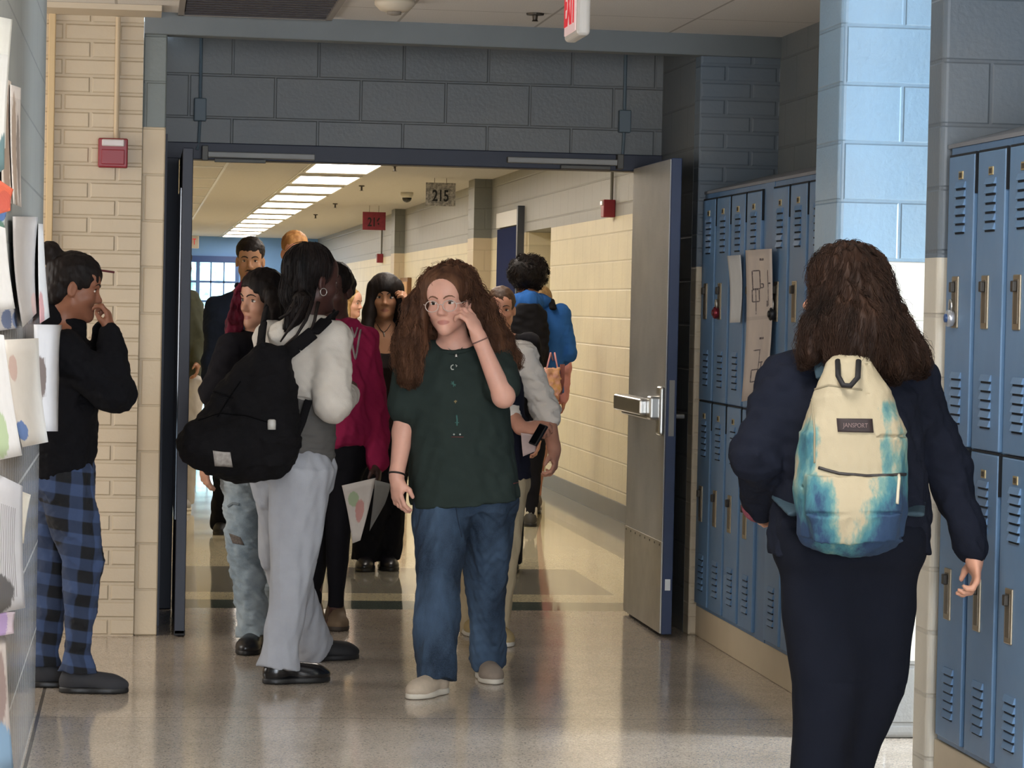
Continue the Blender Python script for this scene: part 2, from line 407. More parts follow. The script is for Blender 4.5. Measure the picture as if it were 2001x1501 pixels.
kp = MB().box(2.321, 2.3275, 12.595, 13.57, .015, .425, .001).build('kick_plate', M_kick, dr)
sc = MB()
for k in range(8): sc.ell((2.3205, 12.64 + k * .127, .41), (.002, .006, .006), u=8, v=6)
sc.build('screw', mat('dark_screw', '#3a3835', .5, .6), kp)
pb = MB().box(2.230, 2.300, 12.72, 13.45, .985, 1.06, .012, 3).build('push_bar', M_chrome, dr)
MB().box(2.275, 2.325, 12.70, 13.48, .965, 1.02, .006).build('bar_rail', M_chrome, pb)
MB().box(2.30, 2.325, 12.60, 12.70, .90, 1.12, .012, 3).box(2.26, 2.325, 12.625, 12.72, .97, 1.075, .012, 3).build('bar_bracket', M_chrome, pb)
MB().tube([(2.373, 12.70, .985), (2.43, 12.70, .985)], .012).build('door_knob', M_chrome, dr)
MB().box(2.338, 2.362, 12.577, 12.582, .21, .26).build('edge_bolt', M_chrome, dr)
MB().box(2.338, 2.362, 12.577, 12.582, .90, 1.15).build('latch_plate', M_greybar, dr)
# ------------------------------------------------------------------ fittings on walls and ceilings
def lit_panel(loc, sx, sy, strength, col, label, group):
    t = empty('ceiling_light', loc, 0, label, 'light', group)
    e = mat('lit_diffuser_%s' % group.split()[0], col, .5, emit=strength)
    MB().box(-sx / 2, sx / 2, -sy / 2, sy / 2, -.012, -.004).build('diffuser', e, t)
    f = MB()
    for a, b, c, d in ((-sx / 2 - .025, sx / 2 + .025, -sy / 2 - .025, -sy / 2), (-sx / 2 - .025, sx / 2 + .025, sy / 2, sy / 2 + .025), (-sx / 2 - .025, -sx / 2, -sy / 2, sy / 2), (sx / 2, sx / 2 + .025, -sy / 2, sy / 2)):
        f.box(a, b, c, d, -.02, 0)
    f.build('frame', mat('white_light_frame', '#d8d4c8', .5), t)
    return t
ORD = ['nearest', 'second', 'third', 'fourth', 'fifth', 'sixth', 'seventh', 'eighth', 'ninth', 'tenth', 'eleventh', 'twelfth']
for i in range(12):
    y = 25.6 + i * 2.5
    lit_panel((1.75, y, ZF), .56, 1.7, 10.5, '#fff5ea', 'warm lit ceiling panel in the far corridor, %s of the row from the doors' % ORD[i], 'corridor ceiling panels')
for i, y in enumerate((15.6, 18.1, 20.6, 23.1)):
    lit_panel((1.75, y, ZF), .56, 1.7, 10.5, '#fff5ea', 'warm lit ceiling panel just inside the corridor, %s behind the door header' % ORD[i], 'corridor ceiling panels')
for i, (x, y) in enumerate(((1.15, 6.6), (1.15, 3.4))):  # out-of-view panels added to brighten the near floor and front walkers
    lit_panel((x, y, ZC), .6, 1.2, 18.0, '#fff8f0', ['added unseen fill panel over the near hall, closer to the doors', 'added unseen fill panel over the near hall, closer to the photographer'][i], 'near hall added fill panels')
tb = MB(); tb.box(.71, .735, YF0, YF1, ZF - .006, ZF); 
for y in np.arange(26.2, 54, 2.5): tb.box(-.7, .72, y, y + .10, ZF - .006, ZF)
tb.box(1.43, 1.45, YF0, YF1, ZF - .006, ZF)
struct('trim_9', tb, M_tbar)

def alarm_box(loc, face, label, s=1.0, up=0.5, lens=True):
    t = empty('fire_alarm', loc, 0, label, 'fire alarm')
    red = mat('red_alarm_plastic', '#8a1f2b', .4)
    if face == 'y':
        MB().box(-.063, .063, -.055, 0, -.063, .063, .006).build('housing', red, t)
        MB().box(-.048, .048, -.064, -.05, .028, .058, .005).build('strobe_lens', mat('clear_strobe', '#c9c0bd', .15), t)
        MB().box(-.05, .05, -.058, -.05, -.05, .015, .004).build('sounder_plate', red, t)
        MB().tube([(.012, -.014, .063), (.012, -.014, up)], .011).build('conduit', M_conduit_c, t)
    else:
        MB().box(-.085, 0, -.06, .06, -.062, .062, .006).build('housing', red, t)
        MB().box(-.095, -.08, -.045, .045, .02, .055, .004).build('strobe_lens', mat('clear_strobe', '#c9c0bd', .15), t)
        MB().tube([(-.02, 0, .06), (-.02, 0, up)], .012).build('conduit', mat('grey_conduit', '#77756b', .5), t)
    return t
p = at(221, 300, 12.5); alarm_box((p[0], 12.499, p[2]), 'y', 'red fire alarm strobe on the cream brick wall at left', up=2.67 - p[2])
p = at_x(1200, 408, XR); alarm_box((XR, p[1], p[2]), 'x', 'red fire alarm on the corridor wall beside the open steel door', up=ZF - p[2])
p = at_x(748, 505, XR); alarm_box((XR, p[1], p[2]), 'x', 'small red fire alarm far down the corridor below sign 216', up=ZF - p[2])
for (px, py, nm) in ((391, 215, 'left'), (1219, 238, 'right')):
    p = at(px, py, 13.62)
    t = empty('junction_box', (p[0], 13.62, p[2]), 0, 'blue painted junction box with conduit on the header at %s' % nm, 'junction box')
    MB().box(-.029, .029, -.045, 0, -.054, .054, .005).build('box', M_conduit, t)
    MB().tube([(0, -.012, .054), (0, -.012, 2.71 - p[2])], .0085).tube([(0, -.012, -.054), (-.004, -.012, -.16), (-.012, -.02, -.19)], .008).build('conduit', M_conduit, t)
    x0, x1 = (at(395, 300, 13.5)[0], at(617, 300, 13.5)[0]) if nm == 'left' else (at(995, 310, 13.5)[0], at(1222, 312, 13.5)[0])
    z = at((395 if nm == 'left' else 1000), (301 if nm == 'left' else 312), 13.55)[2]
    t = empty('door_holder', ((x0 + x1) / 2, 13.6, z), 0, 'grey door closer bar on the header above the %s leaf' % nm, 'door closer')
    MB().box(x0 - (x0 + x1) / 2, x1 - (x0 + x1) / 2, -.05, 0, -.014, .014, .004).build('bar', M_greybar, t)
    s = -1 if nm == 'left' else 1; e = (x1 - x0) / 2 * s
    MB().box(min(e, e - s * .03), max(e, e - s * .03), -.06, -.0, -.03, .04, .003).build('end_block', mat('dark_steel', '#54524d', .5, .4), t)
    MB().box(min(e - s * .06, e - s * .3), max(e - s * .06, e - s * .3), -.04, -.01, -.035, -.018, .002).build('arm', mat('dark_steel', '#54524d', .5, .4), t)

# EXIT sign hung from the near ceiling, seen nearly edge-on
t = empty('exit_sign', (1.55, 10.5, 2.7), 0, 'white exit sign with red letters hung from the near ceiling', 'exit sign')
MB().box(0, .05, -.16, .16, -.245, -.0, .016, 4).build('housing', mat('white_sign_plastic', '#d8d2ca', .35), t)
Rx = Matrix(((0, 0, -1, -.0015), (-1, 0, 0, 0), (0, 1, 0, -.125), (0, 0, 0, 1)))
MB().box(-.004, .002, -.135, .135, -.225, -.022, .002).build('face_panel', mat('pink_white_sign_face', '#e8c9c6', .4, emit=.25), t)
text_mesh('lettering', 'EXIT', .21, mat('red_exit_letters', '#c2232f', .4, emit=.5), t, Matrix.Translation((-.004, 0, 0)) @ Rx, .001, .62, bold=.006)
t = empty('exit_sign', (at(384, 472, 50)[0] - .12, 50, 0), 0, 'small white exit sign far down the corridor at left', 'exit sign')
zc = at(384, 472, 50)[2]
MB().box(-.16, .16, -.03, .03, zc - .12, zc + .1, .01).build('housing', mat('white_sign_plastic', '#d8d2ca', .35), t)
MB().tube([(0, 0, zc + .1), (0, 0, ZF)], .012).build('stem', mat('white_sign_plastic', '#d8d2ca', .35), t)
text_mesh('lettering', 'EXIT', .15, mat('red_exit_letters', '#c2232f', .4, emit=.5), t, Matrix.Translation((0, -.033, zc - .01)) @ Matrix.Rotation(math.radians(90), 4, 'X'), .002, .75)

# room number signs
def mk_mottle():
    q = NT('mottled_sign_paper'); q.set(Base_Color=q.mix(q.ramp(q.noise(q.obj(), 30, 5, .7), .42, .6), srgb('#77756e'), srgb('#b4ada2')), Roughness=.6); return q.m
for (px, py, Y, num, m, dm, lab) in ((861, 380, 27.3, '215', mk_mottle(), mat('black_print', '#14120f', .6), 'grey mottled room sign 215 hung from the corridor ceiling'),
                                (731, 432, 35.4, '216', mat('red_sign_card', '#7c2232', .6, var=.15, vs=20), mat('dark_print', '#1a080b', .6), 'dark red room sign 216 hung further down the corridor')):
    p = at(px, py, Y); w, h = .285, .222
    t = empty('room_sign', (p[0], Y, p[2]), 0, lab, 'sign')
    MB().box(-w / 2, w / 2, -.004, .004, -h / 2, h / 2).build('card', m, t)
    text_mesh('number', num, .15, dm, t, Matrix.Translation((0, -.0055, -.018)) @ Matrix.Rotation(math.radians(90), 4, 'X'), .001, .72, bold=.0035)
    hk = MB()
    for x in (-.06, .055): hk.tube([(x, 0, h / 2 - .004), (x, 0, ZF - p[2])], .0025, 6)
    hk.build('hook', mat('wire', '#5c5446', .5, .6), t)

# near ceiling: smoke detector, sprinkler, air grille
p = at(771, 2, 11.7)
t = empty('smoke_detector', (p[0], 11.7, ZC), 0, 'round cream smoke detector on the near ceiling', 'smoke detector')
MB().lathe([(.082, 0), (.082, -.018), (.06, -.04), (.045, -.045)], (0, 0, 0)).build('base', mat('cream_plastic', '#cdbfa9', .5), t, True)
MB().lathe([(.03, -.044), (.028, -.056), (.012, -.06)], (0, 0, 0)).build('sensor', mat('grey_plastic', '#8a8074', .5), t, True)
p = at(1046, 20, 12.0)
t = empty('sprinkler', (p[0], 12.0, ZC), 0, 'small metal sprinkler head on the near ceiling beside the exit sign', 'sprinkler')
MB().lathe([(.038, 0), (.036, -.008), (.012, -.01), (.01, -.028), (.014, -.034)], (0, 0, 0), n=16).build('body', mat('dark_brass', '#4c443b', .4, .7), t)
MB().lathe([(.032, -.001), (.034, -.004), (.03, -.006)], (0, 0, 0), n=16).build('escutcheon', mat('dark_brass', '#4c443b', .4, .7), t)
t = empty('air_grille', (.46, 11.95, ZC), 0, 'dark air grille in the near ceiling above the doors', 'vent')
MB().box(-.31, .31, -.45, .45, -.004, .004).build('backing', mat('dark_grille_back', '#201a1c', .8), t)
g = MB()
for k in range(10): g.box(-.30, .30, -.43 + k * .095, -.40 + k * .095, -.018, -.002)
g.build('slat', mat('dark_grille_slat', '#342b2d', .5), t)
g = MB(); g.box(-.33, -.305, -.47, .47, -.02, .0); g.box(.305, .33, -.47, .47, -.02, 0); g.box(-.33, .33, .45, .47, -.02, 0); g.box(-.33, .33, -.47, -.45, -.02, 0)
g.build('frame', mat('grey_grille_frame', '#8e8780', .5), t)
# corridor ceiling: camera dome and sprinklers
t = empty('dome_camera', (at(795, 390, 31)[0], 31, ZF), 0, 'small dark dome camera on the corridor ceiling by the signs', 'camera')
MB().lathe([(.07, 0), (.07, -.03), (.05, -.06)], (0, 0, 0)).build('base', mat('white_plastic', '#cfcabb', .4), t, True)
MB().ell((0, 0, -.06), (.052, .052, .05)).build('dome', mat('dark_dome', '#1b1a18', .1), t, True)
for i, (px, Y) in enumerate(((770, 25.0), (706, 29.5), (655, 35.0), (617, 39.5))):
    q = empty('sprinkler', (at(px, 400, Y)[0], Y, ZF), 0, 'tiny dark sprinkler on the corridor ceiling, %s from the doors' % ORD[i], 'sprinkler')
    MB().lathe([(.03, 0), (.03, -.01), (.01, -.015), (.01, -.05), (.025, -.055)], (0, 0, 0), n=10).build('body', mat('dark_brass', '#4c443b', .4, .7), q)
# notice board down the corridor
p = at_x(797, 545, XR)
t = empty('notice_board', (XR, p[1], 1.45), 0, 'brown framed notice board on the corridor wall far away', 'notice board')
MB().box(-.05, 0, -.5, .5, -.35, .35).build('frame', mat('brown_wood', '#7a5530', .5), t)
MB().box(-.055, -.045, -.45, .45, -.3, .3).build('cork', mat('tan_cork', '#b98f62', .8), t)

# ------------------------------------------------------------------ lockers
LW, LZ0, LZ1, LX = .315, .135, 1.985, 2.50
def mk_blue(name, c):
    q = NT(name); v = q.obj()
    q.set(Base_Color=q.mix(q.ramp(q.noise(v, 4, 4), .3, .7), srgb(c), tuple(k * 1.14 for k in srgb(c)[:3]) + (1,)), Roughness=q.math('ADD', .32, q.math('MULTIPLY', q.noise(v, 9, 3), .12)))
    q.bump(q.noise(v, 160, 2), .06, .002); return q.m
M_lock = mk_blue('blue_locker_enamel', '#58789b'); M_lockd = mk_blue('blue_locker_door_enamel', '#5f80a3')
M_cup = mat('brushed_nickel_cup', '#a59a87', .35, .85, var=.1, vs=20); M_cupd = mat('cup_recess_shade', '#6f675b', .4, .7)
M_plate = mat('brass_number_plate', '#b3a178', .4, .6, var=.2, vs=60); M_gap = mat('dark_gap', '#10161d', .8)
def make_locker():
    t = empty('locker'); 
    MB().box(0, .255, 0, LW, LZ0, LZ1, .002).build('body', M_lock, t)
    for z0, z1 in ((1.066, LZ1 - .03), (LZ0 + .018, 1.056)):
        d = MB(); y0, y1 = .022, LW - .022
        d.box(-.014, .002, y0, y1, z0, z1, .004)
        yc0, yc1 = .105, .205
        for zb in (z1 - .235, z0 + .07):            # louvre banks: pressed slats
            for k in range(6):
                z = zb + k * .027
                b = bmesh.ops.create_cube(d.bm, size=1.0)['verts']
                for w in b:
                    top = w.co.z > 0
                    w.co = Vector((-.014 + (w.co.x - .5) * (.003 if top else .009), (yc0 + yc1) / 2 + w.co.y * (yc1 - yc0), z + (w.co.z + .5) * .019))
        nf = len(d.bm.faces); g = d
        for zb in (z1 - .235, z0 + .07):
            for k in range(6): g.box(-.0172, -.0135, yc0 + .004, yc1 - .004, zb + k * .027 - .006, zb + k * .027 - .0005)
        g.box(-.0105, -.001, y0 - .006, y1 + .006, z1 + .0005, z1 + .007)
        g.box(-.0105, -.001, y0 - .006, y0 - .001, z1 - .12, z1)
        d.bm.faces.ensure_lookup_table()
        for q in d.bm.faces[nf:]: q.material_index = 1
        o = d.build('door', M_lockd, t); o.data.materials.append(M_gap)
        hz = z1 - .45 if z0 > 1 else z0 + .45
        h = MB(); hy = .185
        h.box(-.019, -.012, hy - .034, hy + .034, hz - .08, hz + .08, .003)
        hh = h.build('handle', M_cup, o)
        MB().box(-.0205, -.018, hy - .019, hy + .019, hz - .062, hz + .066, .001).build('recess', M_cupd, o)  # flat plate, its dark colour stands for shade inside the handle cup
        MB().box(-.034, -.02, hy - .012, hy + .012, hz + .03, hz + .062, .003).build('latch', mat('dark_latch', '#3f3b36', .4, .6), o)
        n = MB().box(-.017, -.013, .135, .178, z1 - .073, z1 - .048, .001).build('number_plate', M_plate, o)
        MB().box(-.018, -.0165, .144, .150, z1 - .068, z1 - .053).box(-.018, -.0165, .154, .160, z1 - .068, z1 - .053).box(-.018, -.0165, .164, .170, z1 - .068, z1 - .053).build('digit_mark', mat('dark_digit', '#3b3428', .6), o)
    return t
lk0 = None
far_y = [12.672 - LW * (k + 1) for k in range(4)] + [11.235 - LW * (k + 1) for k in range(4)]
near_y = [8.72 - LW * (k + 1) for k in range(4)]
nfar = ['first blue locker, against the brick corner by the steel door', 'second blue locker from the brick corner', 'third blue locker from the brick corner, behind the small white paper', 'fourth blue locker from the brick corner, behind the long paper with drawings',
        'blue locker just past the wide filler strip, left of the girl with the patterned backpack', 'middle blue locker between the filler strip and the pale blue pier', 'blue locker next to last before the pale blue pier', 'blue locker half hidden by the pale blue pier']
nnear = ['near blue locker at the right with a padlock on its upper door', 'near blue locker at the right edge, second from the pier', 'near blue locker cut by the right edge of the photo', 'near blue locker just outside the right edge']
for y, lab in list(zip(far_y, nfar)) + list(zip(near_y, nnear))[:3]:
    if lk0 is None: o = lk0 = make_locker()
    else: o = copy_tree(lk0)
    o.location = (LX, y, 0); tag(o, lab, 'locker', 'blue lockers in the side niches')
fl = MB().box(LX - .002, LX + .255, 11.237, 11.410, LZ0, LZ1).build('locker_filler', M_lock, loc=(LX, 11.24, LZ0)); tag(fl, 'plain blue filler panel between two runs of lockers', 'locker panel')
for (y0, y1, nm) in ((9.955, 12.68, 'far'), (7.2, 8.75, 'near')):
    m = MB(); v = []
    for y in (y0, y1): v.append([(LX - .004, y, LZ1), (LX - .004, y, LZ1 + .012), (LX + .255, y, LZ1 + .085), (LX + .255, y, LZ1)])
    for k in range(4): m.quad(v[0][k], v[0][(k + 1) % 4], v[1][(k + 1) % 4], v[1][k])
    m.quad(*v[0]); m.quad(*v[1])
    tag(m.build('locker_hood', mat('dusty_grey_hood', '#7c8087', .5, var=.08), loc=(LX, y0, LZ1)), 'sloping grey hood over the %s run of blue lockers' % nm, 'locker hood')
def padlock(y, z, c, dial, lab):
    t = empty('padlock', (LX - .03, y, z), 0, lab, 'padlock')
    MB().lathe([(.024, .009), (.026, .004), (.026, -.008), (.022, -.012)], (0, 0, 0), 'x').build('case', mat('lock_case_' + c.strip('#'), c, .3, .6), t, True)
    MB().lathe([(.014, -.011), (.013, -.018), (.006, -.02)], (0, 0, 0), 'x').build('dial', mat('lock_dial_' + dial.strip('#'), dial, .3), t, True)
    MB().tube([(0, -.014, .018), (0, -.014, .045), (0, -.007, .056), (0, .007, .056), (0, .014, .045), (0, .014, .018)], .0035, 8).build('shackle', M_chrome, t, True)
padlock(near_y[0] + .185, 1.455, '#b9bcc2', '#2c4a78', 'silver combination padlock with blue dial on the near locker')
padlock(far_y[1] + .185, 1.455, '#7c2733', '#5a1a24', 'dark red padlock on the second locker from the brick corner')
padlock(far_y[4] + .185, 1.455, '#25272b', '#101114', 'black padlock on the locker right of the long paper')

# ------------------------------------------------------------------ paper sheets
def sheet(name, P, label, m, bulge=0.0, cat='paper', group=None, n=8, th=.0012):
    P = [np.array(p, float) for p in P]             # tl, tr, br, bl
    nn = np.cross(P[1] - P[0], P[3] - P[0]); nn /= np.linalg.norm(nn)
    c = sum(P) / 4; bm = bmesh.new(); g = []
    for j in range(n + 1):
        v = j / n; row = []
        for i in range(n + 1):
            u = i / n
            p = (P[0] * (1 - u) + P[1] * u) * (1 - v) + (P[3] * (1 - u) + P[2] * u) * v + nn * bulge * math.sin(math.pi * v) * (.6 + .4 * math.sin(3 * u))
            row.append(bm.verts.new(Vector(p - c)))
        g.append(row)
    uvl = bm.loops.layers.uv.new('UVMap')
    for j in range(n):
        for i in range(n):
            f = bm.faces.new((g[j][i], g[j + 1][i], g[j + 1][i + 1], g[j][i + 1]))
            for lp, (a, b) in zip(f.loops, ((i, j), (i, j + 1), (i + 1, j + 1), (i + 1, j))): lp[uvl].uv = (a / n, 1 - b / n)
    me = bpy.data.meshes.new(name); bm.to_mesh(me); bm.free(); me.materials.append(m)
    o = bpy.data.objects.new(name, me); COL.objects.link(o); o.location = c
    s = o.modifiers.new('thickness', 'SOLIDIFY'); s.thickness = th; s.offset = 0
    for p in me.polygons: p.use_smooth = True
    if label: tag(o, label, cat, group)
    return o
def paper(name, base, blobs=(), lines=None, seed=0):
    """blobs: (u, v, ru, rv, colour) drawn areas; lines: (scale, colour, amount, u0, u1, v0, v1) pencil strokes"""
    q = NT(name); uv = q.n('ShaderNodeTexCoord').outputs['UV']; s = q.sep(uv); u, v = s.outputs[0], s.outputs[1]
    c = q.mix(q.ramp(q.noise(uv, 5, 3), .3, .7), srgb(base), tuple(k * .93 for k in srgb(base)[:3]) + (1,))
    ns = q.noise(q.n('ShaderNodeMapping', i_Vector=uv, i_Location=(seed * 3.1, seed * 1.7, 0)).outputs[0], 14, 4)
    for (bu, bv, ru, rv, bc) in blobs:
        du = q.math('DIVIDE', q.math('SUBTRACT', u, bu), ru); dv = q.math('DIVIDE', q.math('SUBTRACT', v, bv), rv)
        d = q.math('ADD', q.math('ADD', q.math('MULTIPLY', du, du), q.math('MULTIPLY', dv, dv)), q.math('MULTIPLY', q.math('SUBTRACT', ns, .5), 1.1))
        c = q.mix(q.math('MULTIPLY', q.ramp(d, 1.05, .8), .9), c, srgb(bc))
    if lines:
        sc, lc, am, u0, u1, v0, v1 = lines
        w = q.n('ShaderNodeTexWave', wave_type='BANDS', bands_direction='X'); q.inp(w, 'Vector', uv)
        w.inputs['Scale'].default_value = sc; w.inputs['Distortion'].default_value = 5.0; w.inputs['Detail'].default_value = 2.0; w.inputs['Detail Scale'].default_value = .6
        box = q.math('MULTIPLY', q.math('MULTIPLY', q.math('GREATER_THAN', u, u0), q.math('LESS_THAN', u, u1)), q.math('MULTIPLY', q.math('GREATER_THAN', v, v0), q.math('LESS_THAN', v, v1)))
        c = q.mix(q.math('MULTIPLY', q.math('MULTIPLY', q.ramp(w.outputs['Fac'], .75, .95), box), am), c, srgb(lc))
    q.set(Base_Color=c, Roughness=.7)
    return q.m
def wall_sheet(pts, label, m, bulge=.004, group='drawings on the left wall'):
    P = [at_x(px, py, X) for (px, py, X) in pts]
    return sheet('paper_sheet', P, label, m, bulge, 'paper', group)
A0 = -.343
wall_sheet([(-14, 30, A0), (24, 38, A0 + .004), (10, 290, A0 + .02), (-20, 300, A0 + .01)], 'pale blank sheet at the top left edge of the wall', paper('paper_a', '#e3e6e2'))
wall_sheet([(0, 105, A0 + .006), (17, 107, A0 + .01), (8, 330, A0 + .03), (-18, 350, A0 + .02)], 'white sheet below the top left one, overlapping brown drawings', paper('paper_b', '#dfe2e2', [(.9, .1, .5, .2, '#3f6f78')]))
wall_sheet([(6, 150, A0 + .002), (22, 160, A0 + .004), (24, 400, A0 + .016), (4, 380, A0 + .012)], 'narrow drawing with a brown figure, left of a similar one', paper('paper_c', '#cfc5ba', [(.5, .4, .35, .5, '#8b7767')], (4, '#4b4038', .7, 0, 1, 0, 1), 1))
wall_sheet([(20, 165, A0 + .008), (41, 172, A0 + .01), (42, 405, A0 + .022), (26, 398, A0 + .02)], 'drawing in brown and grey streaks, rightmost at the top of the wall', paper('paper_d', '#d6cfca', [(.35, .45, .25, .5, '#9a8674'), (.75, .4, .15, .4, '#756a66')], (3, '#4f4741', .6, 0, 1, 0, .9), 2))
wall_sheet([(-4, 350, A0 + .026), (26, 370, A0 + .03), (20, 412, A0 + .036), (-8, 420, A0 + .03)], 'crumpled bright orange and red drawing on the wall', paper('paper_e', '#d9532b', [(.6, .4, .5, .4, '#b8301f')], (8, '#f0b49a', .5, 0, 1, 0, 1)))
wall_sheet([(-12, 408, A0 + .008), (13, 412, A0 + .012), (8, 470, A0 + .016), (-14, 478, A0 + .012)], 'drawing coloured in blue and green under the orange one', paper('paper_f', '#c9d3d6', [(.55, .85, .5, .25, '#2b62ad'), (.5, .3, .6, .4, '#2c6b57')]))
wall_sheet([(75, 437, A0 + .004), (84, 438, A0 + .006), (97, 620, A0 + .028), (78, 632, A0 + .02)], 'curling sheet with a pink edge at the end of the wall', paper('paper_g', '#dcdad8', [(.2, .12, .3, .2, '#c98f8f')]))
wall_sheet([(25, 423, A0 + .01), (74, 424, A0 + .014), (71, 612, A0 + .03), (44, 640, A0 + .026)], 'large grey blank sheet curling on the wall above eye level', paper('paper_h', '#bdb9b7', [(.9, .1, .2, .12, '#c9a9a4')]), .012)
wall_sheet([(-12, 606, A0 + .004), (40, 600, A0 + .006), (43, 640, A0 + .01), (-10, 648, A0 + .01)], 'drawing with dark blue blots peeking between white sheets', paper('paper_i', '#a9a8ab', [(.45, .5, .2, .5, '#41557c'), (.75, .4, .1, .4, '#566a92')]))
wall_sheet([(-6, 440, A0 + .024), (10, 446, A0 + .026), (29, 603, A0 + .04), (-14, 608, A0 + .03)], 'white sheet hanging askew left of the large grey sheet', paper('paper_j', '#dcdfe2'))
wall_sheet([(66, 634, A0 + .03), (122, 635, A0 + .052), (113, 843, A0 + .052), (80, 843, A0 + .035)], 'white sheet with a dark brown oval sketch sticking out past the wall end', paper('paper_k', '#dcd9d9', [(.2, .52, .22, .2, '#6d5a51')], (9, '#4a3a33', .6, .05, .4, .33, .7), 3), .006)
wall_sheet([(3, 664, A0 + .024), (75, 661, A0 + .046), (94, 864, A0 + .06), (44, 874, A0 + .045)], 'cream sheet in front, with a blue smudge near its lower left corner', paper('paper_l', '#d8d4cd', [(.12, .16, .2, .1, '#3f6fb4'), (.2, .75, .12, .12, '#c0a59c')]), .01)
wall_sheet([(-10, 652, A0 + .04), (7, 655, A0 + .044), (43, 890, A0 + .06), (-16, 902, A0 + .05)], 'white sheet with a pale green patch at the left edge', paper('paper_m', '#dfe3e8', [(.3, .2, .3, .2, '#a9c49a')]))
wall_sheet([(-14, 922, A0 + .012), (44, 950, A0 + .02), (49, 1188, A0 + .03), (-16, 1202, A0 + .02)], 'white sheet with dark hair-like strokes and a black patch', paper('paper_n', '#d4d7e0', [(.15, .14, .5, .15, '#3c3b3c')], (5, '#55565e', .9, 0, .75, .1, .8), 4), .006)
wall_sheet([(41, 960, A0 + .012), (60, 967, A0 + .016), (46, 1062, A0 + .02), (34, 1060, A0 + .016)], 'small cream sheet corner behind the sheet with dark strokes', paper('paper_o', '#d9d2c2'))
wall_sheet([(-12, 1196, A0 + .02), (30, 1196, A0 + .024), (27, 1238, A0 + .03), (-12, 1245, A0 + .026)], 'small drawing coloured lilac low on the wall', paper('paper_p', '#d3c6d6', [(.35, .5, .35, .6, '#a48bc4')]))
wall_sheet([(-12, 1240, A0 + .008), (11, 1245, A0 + .012), (26, 1503, A0 + .03), (-16, 1520, A0 + .02)], 'long drawing in mauve brown and sky blue at the bottom of the wall', paper('paper_q', '#d6cfcd', [(.4, .62, .5, .3, '#9a8583'), (.4, .1, .8, .28, '#7fb0dc')]))
# papers taped to the lockers
def lpaper(pts, label, m, bulge): return sheet('paper_sheet', [at_x(*p) for p in pts], label, m, bulge, 'paper')
lpaper([(1421, 500, 2.455), (1447, 498, 2.458), (1446, 630, 2.458), (1426, 631, 2.445)], 'small plain white paper taped to the lockers, curling at its edges', paper('paper_r', '#c3c4c4'), .012)
def plan():
    q = NT('plan_paper'); uv = q.n('ShaderNodeTexCoord').outputs['UV']; s = q.sep(uv); u, v = s.outputs[0], s.outputs[1]
    def rect(u0, u1, v0, v1, w=.0):
        return q.math('MULTIPLY', q.math('MULTIPLY', q.math('GREATER_THAN', u, u0), q.math('LESS_THAN', u, u1)), q.math('MULTIPLY', q.math('GREATER_THAN', v, v0), q.math('LESS_THAN', v, v1)))
    m = None
    def add(r):
        nonlocal m; m = r if m is None else q.math('MAXIMUM', m, r)
    def outline(u0, u1, v0, v1, t=.022, tv=.004):
        add(rect(u0, u1, v0 - tv, v0 + tv)); add(rect(u0, u1, v1 - tv, v1 + tv)); add(rect(u0 - t, u0 + t, v0, v1)); add(rect(u1 - t, u1 + t, v0, v1))
    outline(.22, .5, .74, .86); outline(.5, .62, .745, .77); outline(.2, .45, .655, .735); add(rect(.31, .34, .57, .735)); add(rect(.8, .83, .62, .86)); add(rect(.74, .79, .615, .655)); add(rect(.8, .92, .765, .775))
    outline(.28, .52, .12, .2); add(rect(.52, .55, .12, .33)); add(rect(.3, .56, .326, .334)); add(rect(.62, .66, .12, .24)); add(rect(.55, .7, .24, .25)); add(rect(.52, .68, .925, .94)); add(rect(.48, .66, .40, .414))
    nz = q.noise(uv, 40, 2)
    c = q.mix(q.ramp(q.noise(uv, 4, 3), .3, .7), srgb('#cdbfb3'), srgb('#bfb3ab'))
    c = q.mix(q.math('MULTIPLY', q.math('LESS_THAN', q.math('ABSOLUTE', q.math('SUBTRACT', v, .545)), .012), .25), c, srgb('#8b817b'))
    c = q.mix(q.math('MULTIPLY', m, q.ramp(nz, .2, .5)), c, srgb('#4a3f44'))
    q.set(Base_Color=c, Roughness=.7); return q.m
lpaper([(1457, 489, 2.45), (1508, 486, 2.455), (1496, 775, 2.452), (1449, 785, 2.42)], 'long curling paper with plan drawings taped to the lockers', plan(), .02)
